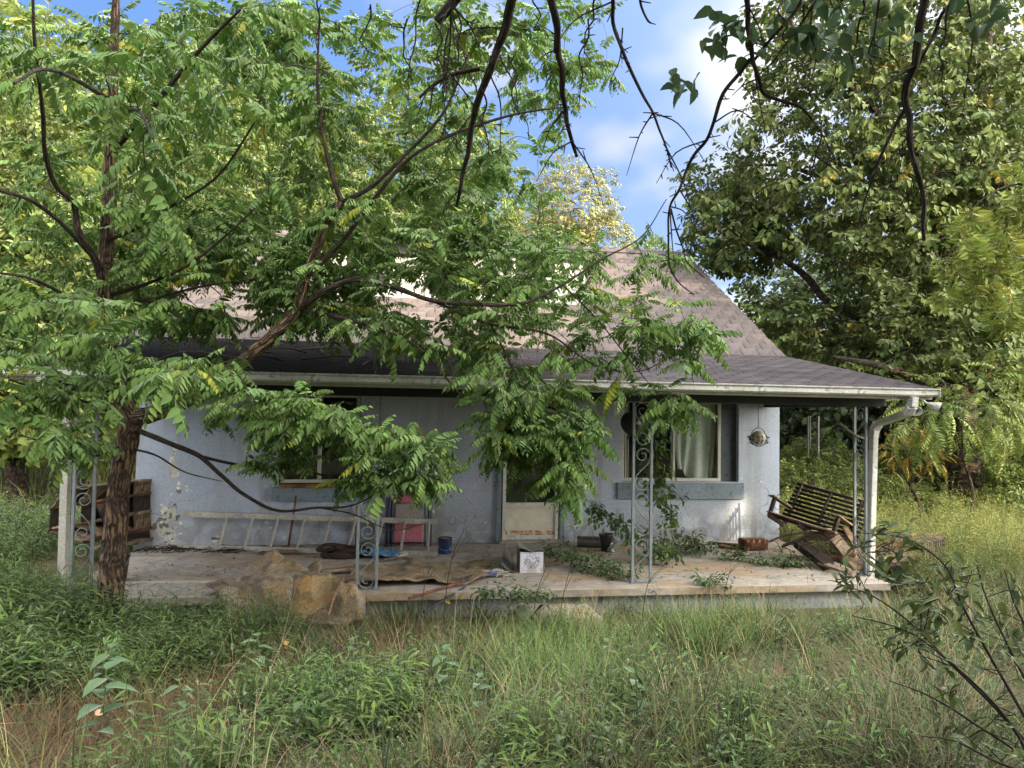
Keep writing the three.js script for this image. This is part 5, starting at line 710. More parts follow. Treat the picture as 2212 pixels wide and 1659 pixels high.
{  // old shelf unit left of the house, black bucket
  const t = thing('shelf_unit', 'tilted old wooden shelf unit with dark compartments left of the house corner', 'shelf unit'), rows = [[140, 1060, 296, 1042, 0.03], [108, 1102, 296, 1072, 0.04], [104, 1148, 296, 1112, 0.045], [180, 1172, 296, 1150, 0.05], [190, 1192, 296, 1176, 0.05]], d = V(0.35, 0, -1).normalize();
  const ends = rows.map(([x0, y0, x1, y1]) => [K(x0, y0, -10.2), K(x1, y1, -10.9)]);
  ends.forEach(([a, b], i) => new MB().geo(sheetGeo((u, v) => a.clone().lerp(b, u).addScaledVector(d, v * 0.42).add(V(0, 0.006 * Math.sin(u * 11), 0)), 12, 3, rows[i][4], 2, 0.5)).build('shelf_board', i % 2 ? M.woodRed : M.woodGrey, t));
  for (let i = 0; i + 1 < 4; i++) for (const u of [0.02, 0.36, 0.68, 0.97]) { const a = ends[i][0].clone().lerp(ends[i][1], u), b = ends[i + 1][0].clone().lerp(ends[i + 1][1], u); b.y += 0.0; mesh('divider', sheetGeo((s, v) => b.clone().lerp(a, s).addScaledVector(d, v * 0.4), 3, 3, 0.025), i % 2 ? M.woodDark : M.wood, t); }
  mesh('back_board', sheetGeo((u, v) => ends[0][0].clone().lerp(ends[0][1], u).lerp(ends[4][0].clone().lerp(ends[4][1], u), v).addScaledVector(d, 0.43), 8, 6, 0.015), M.woodDark, t);
  const b = K(248, 1236, -8.9), q = thing('bucket', 'black bucket standing behind the left porch post', 'bucket', [b.x, 0, b.z]); mesh('bucket_body', new THREE.LatheGeometry([[0, 0.004], [0.12, 0], [0.15, 0.3], [0.158, 0.3], [0.158, 0.315], [0.145, 0.315], [0.115, 0.01], [0, 0.01]].map((k) => new THREE.Vector2(...k)), 26), std({ color: lin(0.015, 0.015, 0.016), roughness: 0.4 }), q); mesh('handle', tubeGeo([V(-0.155, 0.29, 0), V(-0.12, 0.16, 0.13), V(0, 0.1, 0.175), V(0.12, 0.16, 0.13), V(0.155, 0.29, 0)], 0.004, 5, 4), M.alu, q);
}
tag(mesh('step_stone', sheetGeo((u, v) => { const p = K(lerp(1138, 1292, u), 1318, -7.5), y = -0.09 + 0.03 * (fbm(u * 6, v * 4, 2, 3) - 0.5) - (u < 0.12 ? (0.12 - u) * 0.9 : 0); return V(p.x + 0.06 * (v - 0.5) * (u < 0.2 ? 3 : 1), y - 0.02 * v, lerp(-7.95, -7.42, v)); }, 30, 14, 0.16, 1, 0.6), std({ map: rep(T.concrete, 0.8), color: lin(0.72, 0.7, 0.68), bumpMap: rep(T.grit, 2), bumpScale: 0.008 })), 'broken grey stone step sunk in the grass below the porch edge', 'step');
// ---------------------------------------------------------------- grass and weeds of the yard
function blade(b, base, az, L, w, lean, bend, tone) {  // a narrow bent strip
  const h = V(Math.cos(az), 0, Math.sin(az)), side = V(-Math.sin(az), 0, Math.cos(az)), n = 4; let p = base.clone(), prev = null; b.color(...tone);
  for (let i = 0; i <= n; i++) {
    const t = i / n, a = lean + bend * t * t, dir = h.clone().multiplyScalar(Math.sin(a)).setY(Math.cos(a)), nor = dir.clone().cross(side); if (nor.y < 0) nor.negate(); nor.addScaledVector(Y, 0.5).normalize(); const q = w * 0.5 * (t < 0.25 ? 0.75 + t : 1.05 - Math.pow(t, 2.2) * 1.05);
    const ids = i === n ? [b.vert(p.x, p.y, p.z, nor.x, nor.y, nor.z, 0.5, 1)] : [b.vert(p.x - side.x * q, p.y, p.z - side.z * q, nor.x, nor.y, nor.z, 0, t), b.vert(p.x + side.x * q, p.y, p.z + side.z * q, nor.x, nor.y, nor.z, 1, t)];
    if (prev) { i === n ? b.i.push(prev[0], prev[1], ids[0]) : b.i.push(prev[0], prev[1], ids[1], prev[0], ids[1], ids[0]); } prev = ids; p = p.clone().addScaledVector(dir, L / n);
  }
}
const GR = {};
{
  const clump = (seed, n, R, L, w, lean, bend, tone) => { const r = rng(seed), b = new MB(); for (let i = 0; i < n; i++) { const a = r() * 6.28, q = Math.sqrt(r()) * R; blade(b, V(Math.cos(a) * q, -0.04, Math.sin(a) * q), a + rr(-1.2, 1.2, r), rr(L[0], L[1], r), rr(w[0], w[1], r), rr(lean[0], lean[1], r), rr(bend[0], bend[1], r), tone(r)); } return b.make(); };
  const green = (r) => { const k = rr(0.5, 1.5, r); return r() < 0.2 ? [1.9 * k, 1.25 * k, 1.15 * k] : [k * rr(0.85, 1.2, r), k, k * rr(0.8, 1.2, r)]; };
  GR.fine = [clump(1, 30, 0.12, [0.2, 0.55], [0.005, 0.011], [0.1, 1.0], [0.6, 2.2], green), clump(2, 26, 0.14, [0.28, 0.75], [0.0045, 0.009], [0.3, 1.2], [0.8, 2.4], green)];
  GR.straw = [clump(3, 36, 0.15, [0.3, 0.8], [0.003, 0.0055], [0.3, 1.1], [0.6, 1.8], (r) => { const k = rr(0.6, 1.25, r); return [k, k * rr(0.85, 1, r), k * rr(0.7, 1, r)]; }), clump(4, 30, 0.15, [0.25, 0.6], [0.003, 0.006], [0.8, 1.4], [0.1, 0.8], (r) => { const k = rr(0.5, 1.2, r); return [k, k * 0.9, k * rr(0.7, 1, r)]; })];
  const leafy = (seed, stems, nl, h, len, wid, ang, spread) => { const r = rng(seed), b = new MB(); for (let i = 0; i < stems; i++) { const a = r() * 6.28, q = Math.sqrt(r()) * spread, az = r() * 6.28, ln = rr(0.05, 0.5, r), H = rr(h[0], h[1], r), p0 = V(Math.cos(a) * q, -0.03, Math.sin(a) * q), p = (t) => p0.clone().add(V(Math.cos(az) * Math.sin(ln) * H * t, H * t * Math.cos(ln * t), Math.sin(az) * Math.sin(ln) * H * t)), k = rr(0.75, 1.2, r); b.color(0.9 * k, 0.8 * k, 0.7 * k); b.tube([p(0), p(0.5), p(1)], [0.0025, 0.0012], 3, 1, { cap: false }); for (let j = 0; j < nl; j++) { const t = lerp(0.25, 1, (j + 0.6) / nl), la = j * 2.5 + r(), d = V(Math.cos(la), rr(ang[0], ang[1], r), Math.sin(la)), sz = rr(0.75, 1.2, r) * (1.1 - 0.45 * t); leafInto(b, p(t), d, Y.clone().add(V(rr(-0.3, 0.3, r), 0, rr(-0.3, 0.3, r))), len * sz, wid * sz, rr(0.1, 0.6, r), 0.15, 3, k * rr(0.8, 1.2, r)); } } return b.make(); };
  GR.stilt = [leafy(5, 9, 6, [0.25, 0.5], 0.125, 0.021, [-0.1, 0.8], 0.14), leafy(6, 8, 7, [0.3, 0.6], 0.14, 0.024, [-0.2, 0.7], 0.15)];
  GR.culm = [clump(21, 5, 0.1, [0.6, 1.05], [0.0028, 0.0042], [0.05, 0.7], [0.4, 2.2], (r) => { const k = rr(0.8, 1.3, r); return [k, k * 0.95, k * 0.85]; })];
  GR.broad = [leafy(7, 4, 7, [0.25, 0.5], 0.1, 0.045, [0, 0.7], 0.1), leafy(17, 5, 6, [0.2, 0.4], 0.075, 0.04, [0.0, 0.6], 0.12)];
  GR.rod = [leafy(8, 6, 34, [0.6, 1.05], 0.075, 0.011, [0.1, 0.8], 0.16), leafy(9, 7, 28, [0.5, 0.9], 0.07, 0.01, [0.1, 0.9], 0.18)];
}
{
  const r = rng(77), sets = { fine: [], straw: [], mat: [], culm: [], stilt: [], broad: [], rod: [], far: [] }, W = (x, y, R) => { let p = onY(x, y, 0); for (let k = 0; k < 6; k++) p = onY(x, y, groundY(p.x, p.z) + 0.15); return [p.x, p.z, R]; };
  const patch = { stilt: [W(60, 1340, 1.9), W(300, 1390, 1.2), W(200, 1310, 1.3), W(430, 1370, 0.8), W(-60, 1230, 1.8), W(690, 1500, 0.5), W(800, 1540, 0.36), W(640, 1570, 0.38), W(450, 1660, 0.35), W(520, 1360, 0.45), [-3.1, -7.7, 0.6], [-2.6, -7.5, 0.5], W(1180, 1620, 0.25), W(1650, 1560, 0.3), W(1350, 1540, 0.25), W(1800, 1620, 0.25), [-6.5, -9, 2.2], [-7.5, -11, 2.5]], lawn: [W(1180, 1410, 0.75), W(1220, 1470, 0.6), W(1180, 1360, 0.7), W(1500, 1370, 0.6)], bare: [W(150, 1590, 1.2), W(340, 1490, 1), W(40, 1480, 0.8), W(250, 1530, 0.9), W(430, 1470, 0.75), W(120, 1560, 0.8), W(380, 1560, 0.8), W(60, 1500, 0.5), W(900, 1390, 0.5), W(1090, 1340, 0.5)], brown: [W(1000, 1370, 0.9), W(800, 1380, 0.6), W(1600, 1380, 0.7), W(1700, 1430, 0.9)] };
  const near = (k, x, z) => patch[k].reduce((m, [a, b, R]) => Math.max(m, smoothstep(R - Math.hypot((x - a), (z - b)) + (n3(x * 3, z * 3, 7) - 0.5) * 0.5, -0.1, 0.25)), 0);
  const put = (k, x, z, s, tint, ox = 0) => { const y = groundY(x, z); sets[k].push({ m: new THREE.Matrix4().compose(V(x, y + ox, z), new THREE.Quaternion().setFromEuler(new THREE.Euler(rr(-0.15, 0.15, r), r() * 6.28, rr(-0.15, 0.15, r))), V(s, s * rr(0.8, 1.15, r), s)), tint }); };
  const tuft = (x, z) => lerp(0.55, 1.3, smoothstep(fbm(x * 1.5, z * 1.7, 25, 3), 0.36, 0.64));
  const tone = (a = 0.25) => { const k = rr(1 - a, 1 + a, r); return [k * rr(0.88, 1.14, r), k, k * rr(0.85, 1.2, r)]; };
  for (let i = 0; i < 7600; i++) {
    const x = rr(-7.5, 8.6, r), z = rr(-8.05, -2.9, r), st = near('stilt', x, z), lw = near('lawn', x, z), ba = near('bare', x, z), br = near('brown', x, z), u = r(), rock = x > 1.7 && x < 3 && z < -7.35 && z > -8 ? 1 : 0, rug = x > -3 && x < -0.4 && z < -7.55 ? 1 : 0;
    if (rug || (rock && r() < 0.8)) continue; const front = lerp(0.72, 1, smoothstep(z, -8, -6.6)) * tuft(x, z) * 0.9, mid = smoothstep(fbm(x * 0.7, z * 0.9, 15, 3), 0.42, 0.6);
    if (st > 0.5 && u < 0.92) { put('stilt', x, z, rr(0.75, 1.15, r) * (x < -2.5 ? 1.08 : 0.9), tone()); continue; }
    if (ba > 0.5) { if (u < 0.72) put('mat', x, z, rr(0.6, 1, r), tone(0.35).map((c, q) => c * [0.5, 0.42, 0.36][q]), -0.02); else if (u < 0.86) put('fine', x, z, rr(0.5, 0.85, r), tone(0.3).map((c) => c * 0.75)); continue; }
    if (lw > 0.5) { put('fine', x, z, rr(0.7, 1.05, r), tone().map((c, q) => c * [1.0, 1.2, 0.9][q])); if (u < 0.3) put('stilt', x, z, rr(0.5, 0.8, r), tone()); continue; }
    if (br > 0.5 ? u < 0.42 : u < 0.13 + 0.12 * (1 - mid)) put(r() < 0.5 ? 'straw' : 'mat', x, z, rr(0.6, 1.1, r) * front, tone(0.35).map((c) => c * 0.8)); else if (u < 0.68) put('fine', x, z, rr(0.5, 1.15, r) * front, tone(0.4).map((c) => c * (0.65 + 0.55 * mid))); else if (u < 0.84) put('broad', x, z, rr(0.5, 1, r) * front, tone(0.35)); else put('stilt', x, z, rr(0.55, 0.9, r) * front, tone(0.35));
  }
  for (let i = 0; i < 150; i++) { const x = rr(-0.4, 6.2, r); put(r() < 0.65 ? 'fine' : r() < 0.5 ? 'culm' : 'broad', x, rr(-8.1, -7.75, r), rr(0.5, 0.95, r) * (n3(x * 2.2, 1, 5) > 0.45 ? 1 : 0.6), tone(0.35)); }
  for (let i = 0; i < 200; i++) put('culm', rr(-3.5, 7.5, r), rr(-7.7, -3.2, r), rr(0.7, 1.1, r), tone(0.25));
  for (let i = 0; i < 3000; i++) {  // meadow right of the house
    const x = rr(6.6, 15, r), z = rr(-14.5, -5.2, r), u = r(), e = smoothstep(x - 6.6, 0, 1); if (x < 7.6 && z > -7.8 && u < 0.5) { put('fine', x, z, rr(0.7, 1.2, r), tone(0.3)); continue; }
    if (u < 0.35 + 0.3 * e) put('rod', x, z, rr(0.6, 1.0, r), tone(0.25)); else if (u < 0.75) put('fine', x, z, rr(0.8, 1.3, r), tone(0.3)); else if (u < 0.9) put('straw', x, z, rr(0.7, 1.1, r), tone(0.3)); else put('stilt', x, z, rr(0.9, 1.3, r), tone());
  }
  for (let i = 0; i < 750; i++) { const x = rr(6.4, 11, r), z = rr(-14.5, -8.8, r); put(r() < 0.75 ? 'rod' : 'stilt', x, z, rr(0.8, 1.35, r), tone(0.25).map((c, q) => c * [1.12, 1.1, 0.9][q])); }
  for (let i = 0; i < 1900; i++) { const x = rr(-14, -4.1, r), z = rr(-16, -7.2, r); if (x > -5.5 && z < -9.8 && z > -11.6) continue; put(r() < 0.8 ? 'stilt' : 'fine', x, z, rr(0.9, 1.4, r), tone(0.25)); }
  for (let i = 0; i < 3200; i++) { const q = Math.sqrt(r()), x = rr(-34, -5, r), z = -14 - q * 34; put('far', x, z, rr(1.6, 2.6, r), tone(0.3)); }
  for (let i = 0; i < 900; i++) put('far', rr(6, 22, r), rr(-26, -13, r), rr(1.2, 2, r), tone(0.3));
  const make = (name, list, geos, mat, label) => geos.forEach((g, k) => { const q = list.filter((_, i) => i % geos.length === k), im = new THREE.InstancedMesh(g, mat, q.length); q.forEach((e, i) => { im.setMatrixAt(i, e.m); im.setColorAt(i, new THREE.Color().setRGB(...e.tint)); }); im.name = numbered(name); shade(im); tag(im, label[k] ?? label[0], null, null, 'stuff'); scene.add(im); });
  const gm = leafMat(0.09, 0.132, 0.042, 0.3, 0.92), sm = leafMat(0.31, 0.25, 0.155, 0.2, 0.92), lm = leafMat(0.098, 0.165, 0.034, 0.35, 0.92), bm = leafMat(0.085, 0.135, 0.05, 0.3, 0.92), rm = leafMat(0.2, 0.24, 0.06, 0.35, 0.92);
  make('grass', sets.fine, GR.fine, gm, ['long uncut green grass all over the yard in front of the porch', 'long arching green grass blades mixed through the yard']);
  make('dry_grass', sets.straw, [GR.straw[0]], sm, ['dry straw-coloured grass stems among the green of the yard']); make('matted_grass', sets.mat, [GR.straw[1]], sm, ['matted flattened brown dead grass on the yard']);
  make('leafy_grass', sets.stilt, GR.stilt, lm, ['lush leafy low grass in mounds round the tree trunk and left of the porch', 'taller leafy grass mixed into the green mounds of the yard']);
  make('broadleaf_weeds', sets.broad, GR.broad, bm, ['small broad-leaved weeds scattered through the yard grass', 'low round-leaved weeds scattered through the yard grass']);
  make('grass_stalks', sets.culm, GR.culm, leafMat(0.42, 0.36, 0.22, 0.2, 0.92), ['single long pale grass stalks arching above the rest of the yard']); make('meadow_weeds', sets.rod, GR.rod, rm, ['tall sunlit narrow-leaved weeds of the meadow right of the porch', 'shorter sunlit narrow-leaved weeds of the meadow right of the porch']);
  make('meadow_grass', sets.far, [GR.fine[0]], leafMat(0.2, 0.24, 0.07, 0.3, 0.92), ['far sunlit meadow grass beside and behind the house']);
}
// ---------------------------------------------------------------- vines, single weeds, shrubs, and the branches overhead
const D = (x, y, d) => { const v = sight(x, y); return EYE.clone().addScaledVector(v, d / v.length()); };
{
  const vm = tints(leafMat(0.09, 0.15, 0.055, 0.3, 0.92), [[1, 1, 1], [0.85, 0.95, 1.05]]), ivy = [sprayGeo(31, { n: 8, leaf: 0.065, wid: 0.042, spread: 0.16, hang: 0.25 })], r = rng(41);
  const floorVine = (label, pts, n, w, h) => { const t = thing('vine', label, 'vine'), c = pts.map(([x, y]) => F0(x, y, 0.015)), cv = new THREE.CatmullRomCurve3(c); mesh('stem', tubeGeo(c, 0.005, 5, 6), M.stem, t); const s = []; for (let i = 0; i < n; i++) { const p = cv.getPoint(r()), k = rr(0.7, 1.3, r); p.add(V(rr(-w, w, r), Math.pow(r(), 2) * h + 0.02, rr(-w, w, r) * 0.8)); s.push({ m: place(p, V(rr(-1, 1, r), rr(0, 0.8, r), rr(-1, 1, r)), Y, rr(0.7, 1.2, r)), s: 0.1, v: 0, c: r(), tint: [k, k, k * rr(0.8, 1.2, r)] }); } foliage(t, s, ivy, vm, 'leaf_spray', 12); };
  floorVine('creeping green vine patch on the floor between the carton and the middle scroll post', [[1178, 1190], [1215, 1208], [1262, 1228], [1310, 1240], [1348, 1250]], 85, 0.18, 0.17);
  floorVine('creeping green vine patch on the floor right behind the middle scroll post', [[1400, 1212], [1450, 1200], [1500, 1188], [1525, 1200]], 75, 0.2, 0.2);
  floorVine('thin creeping vine on the sunlit right part of the porch floor', [[1560, 1205], [1640, 1218], [1710, 1222], [1760, 1218]], 60, 0.16, 0.1);
  floorVine('little vine tuft hanging on the slab edge left of the right corner', [[1532, 1262], [1548, 1264]], 12, 0.08, 0.1);
  const up = (label, pts, n, w) => { const t = thing('climbing_vine', label, 'vine'), c = pts.map(([x, y, z]) => K(x, y, z)), cv = new THREE.CatmullRomCurve3(c); mesh('stem', tubeGeo(c, 0.006, 5, 8), M.stem, t); const s = []; for (let i = 0; i < n; i++) { const p = cv.getPoint(r()), k = rr(0.8, 1.5, r); p.add(V(rr(-w, w, r), rr(-0.08, 0.08, r), rr(-w, w, r) * 0.6)); s.push({ m: place(p, V(rr(-1, 1, r), rr(-1, 0, r), rr(-0.3, 1, r)), Y, rr(1, 1.7, r)), s: 0.15, v: 0, c: r(), tint: [k * 1.1, k, k * 0.8] }); } foliage(t, s, ivy, vm, 'leaf_spray', 20); };
  up('leafy vine climbing in front of the curtained window beside the middle post', [[1432, 1188, -9.4], [1440, 1110, -9.3], [1424, 1040, -9.25], [1405, 960, -9.1], [1400, 900, -8.9]], 62, 0.14);
  up('small vine reaching from the middle post towards the duct pipe', [[1400, 1160, -9.4], [1350, 1130, -9.6], [1300, 1108, -9.8], [1270, 1080, -9.7]], 24, 0.1);
  floorVine('weedy vine clinging to the slab front above the step stone', [[1040, 1292], [1090, 1296], [1140, 1290], [1180, 1296]], 24, 0.1, 0.1);
}
{  // single weeds
  const r = rng(43), lm = tints(leafMat(0.12, 0.19, 0.085, 0.35, 0.92), [[1, 1, 1], [0.9, 1, 1.1]]), lf = new MB(); leafInto(lf, V(0, 0, 0), Z, Y, 0.16, 0.085, 0.35, 0.2, 4, 1); const lg = lf.make();
  [[195, 1500, 1.0, 'pale broad-leaved weed in the dead grass at the far lower left'], [200, 1640, 1.25, 'large pale-leaved weed nearest the camera at the lower left'], [108, 1478, 0.7, 'small pale weed at the left edge of the dead grass'], [560, 1450, 0.95, 'tall broad-leaved weed left of the dark leafy mound'], [400, 1560, 0.7, 'low three-leaved weed in the middle of the dead grass'], [960, 1520, 0.95, 'broad-leaved weed right of the dark leafy mound'], [1010, 1590, 0.8, 'greyish weed at the bottom right of the leafy mound'], [1400, 1600, 0.9, 'pale weed in the mixed grass at the lower middle'], [1300, 1420, 0.7, 'broad-leaved weed beside the bright grass patch'], [620, 1620, 0.6, 'small weed at the bottom left of the leafy mound']].forEach(([x, y, s, l]) => {
    const q = onY(x, y, 0.12), g = groundY(q.x, q.z), t = thing('weed', l, 'weed', [q.x, g, q.z], 0, 'broad-leaved weeds of the front yard'), H = 0.34 * s + 0.1, ln = V(rr(-0.1, 0.1, r), H, rr(-0.1, 0.1, r)); mesh('stem', tubeGeo([V(0, -0.03, 0), ln.clone().multiplyScalar(0.5).add(V(0.02, 0, 0)), ln], [0.005, 0.003], 5, 3), M.stem, t);
    for (let i = 0; i < 8; i++) { const a = i * 2.4 + r(), p = ln.clone().multiplyScalar(lerp(0.35, 1, i / 7)); const m = shade(new THREE.Mesh(lg, lm[i % 2])); m.name = 'leaf'; m.applyMatrix4(place(p, V(Math.cos(a), rr(-0.1, 0.5, r), Math.sin(a)), Y, rr(0.65, 1.05, r) * s)); t.add(m); }
  });
  // bare stalks in front of the porch
  [[[1205, 1340], [1218, 1280], [1240, 1200], [1258, 1135]], [[1148, 1330], [1160, 1280], [1180, 1225], [1190, 1200]], [[955, 1270], [975, 1210], [1000, 1150], [1030, 1110]], [[905, 1310], [918, 1260], [930, 1225]], [[1385, 1300], [1400, 1260], [1430, 1225], [1470, 1180]], [[1555, 1290], [1575, 1240], [1600, 1210]]].forEach((L, i) => { const t = L.map(([x, y]) => K(x, y, -7.5 + 0.1 * i)); t[0].y = groundY(t[0].x, t[0].z) - 0.02; tag(mesh('dry_stalk', new MB().geo(tubeGeo(t, [0.0045, 0.0018], 5, 4)).geo(tubeGeo([t[1], t[1].clone().lerp(t[2], 0.6).add(V(0.07, 0.06, 0.02))], [0.003, 0.0012], 4, 1)).geo(tubeGeo([t[t.length - 2], t[t.length - 2].clone().lerp(t[t.length - 1], 0.7).add(V(-0.06, 0.05, 0))], [0.002, 0.001], 4, 1)).make(false), M.twig), ['forked-looking dark bare stalk below the door, tallest of the stalks', 'short dark bare stalk left of the white carton', 'leaning thin dry stalk with its tip over the wall left of the door', 'thin dry stalk in front of the mop handle', 'leaning dry stalk right of the middle scroll post', 'small dry stalk on the right half of the slab edge'][i], 'stalk', 'bare stalks along the porch edge'); });
  const fl = tints(std({ vertexColors: true, side: THREE.DoubleSide }), [[0.5, 0.3, 0.06], [0.45, 0.22, 0.08], [0.4, 0.26, 0.15]]);
  [[962, 1296, 0, 'yellow fallen leaf on the grass left of the door axis'], [612, 1392, 0, 'orange fallen leaf on the dead grass, left of centre'], [222, 1388, 2, 'tan fallen leaf on the grass near the tree'], [450, 1400, 1, 'small rusty fallen leaf at the edge of the leafy mound'], [206, 1545, 2, 'brownish fallen leaf at the lower left']].forEach(([x, y, k, l]) => { const q = onY(x, y, 0), o = mesh('fallen_leaf', lg, fl[k]); o.position.copy(onY(x, y, groundY(q.x, q.z) + 0.24)); o.scale.setScalar(0.55); o.rotation.set(0.3, k * 2 + x, 0.5); tag(o, l, 'leaf', 'fallen leaves on the yard'); });
}
{  // shrub in the right foreground
  const r = rng(45), t = thing('foreground_shrub', 'dark shadowed shrub with thin arching stems in the right foreground', 'shrub'), g = (x, y, d) => D(x, y, d), root = onY(2300, 1720, 0.1);
  const limbs = [[[2290, 1700, 3.2], [2150, 1530, 3.1], [2060, 1440, 3.05], [1960, 1340, 3], [1880, 1285, 2.95], [1810, 1262, 2.9]], [[2260, 1640, 3.1], [2140, 1420, 3], [2080, 1310, 2.95], [2040, 1220, 2.9], [1960, 1165, 2.9], [1850, 1150, 2.85]], [[2260, 1560, 3.2], [2180, 1400, 3.1], [2130, 1290, 3.1], [2110, 1220, 3.1]], [[2200, 1590, 3.1], [2040, 1420, 2.9], [1950, 1360, 2.8], [1840, 1330, 2.75]], [[2280, 1480, 3.3], [2190, 1300, 3.2], [2170, 1230, 3.2]], [[2230, 1660, 3], [2100, 1560, 2.9], [2000, 1500, 2.8], [1920, 1470, 2.8]], [[2250, 1700, 2.9], [2140, 1640, 2.8], [2060, 1600, 2.75], [1990, 1590, 2.7]]].map((L) => ({ p: L.map((q) => g(...q)), r: [0.006, 0.004, 0.0016], from: 0.25 }));
  limbs.forEach((L) => { L.p.unshift(L.p[0].clone().add(V(0.15, -0.5, 0.05))); mesh('stem', tubeGeo(L.p, L.r, 6, 6), M.twig, t); });
  const tips = []; for (const [P, n] of [[[[1790, 1240], [1900, 1130], [2060, 1160], [2100, 1290], [2000, 1380], [1860, 1330]], 44], [[[1860, 1330], [2060, 1290], [2212, 1260], [2230, 1500], [2080, 1480], [1920, 1420]], 44], [[[1960, 1480], [2220, 1500], [2230, 1659], [2060, 1620]], 16]]) { const xs = P.map((q) => q[0]), ys = P.map((q) => q[1]); let k = 0; while (k < n) { const x = rr(Math.min(...xs), Math.max(...xs), r), y = rr(Math.min(...ys), Math.max(...ys), r); if (!inPoly(x, y, P)) continue; tips.push({ p: g(x, y, rr(2.6, 3.4, r)) }); k++; } }
  const tb = new MB(); for (const q of grow(tips, limbs)) tb.tube(q.p, q.r.map((x) => x * 0.7), 4, 3, { cap: false }); tb.build('twigs', M.twig, t).userData.kind = 'stuff';
  const lf = new MB(); leafInto(lf, V(0, 0, 0), Z, Y, 0.054, 0.026, 0.3, 0.25, 4, 1); const lg = [lf.make()], mats = tints(leafMat(0.075, 0.105, 0.03, 0.3, 0.92), [[1, 1, 1], [0.8, 0.9, 1.05], [1.2, 1.1, 0.9]]), s = [];
  for (const q of tips) for (let i = 0; i < 4; i++) { const c = rr(0.7, 1.3, r); s.push({ m: place(q.p.clone().addScaledVector(q.dir, -i * 0.03), q.dir.clone().add(V(rr(-1, 1, r), rr(-0.3, 0.5, r), rr(-1, 1, r))), Y.clone().add(V(rr(-0.5, 0.5, r), 0, rr(-0.5, 0.5, r))), rr(0.6, 1.15, r)), s: 0.08, v: 0, c: r(), tint: [c, c, c] }); }
  foliage(t, s, lg, mats, 'leaf', 300);
}
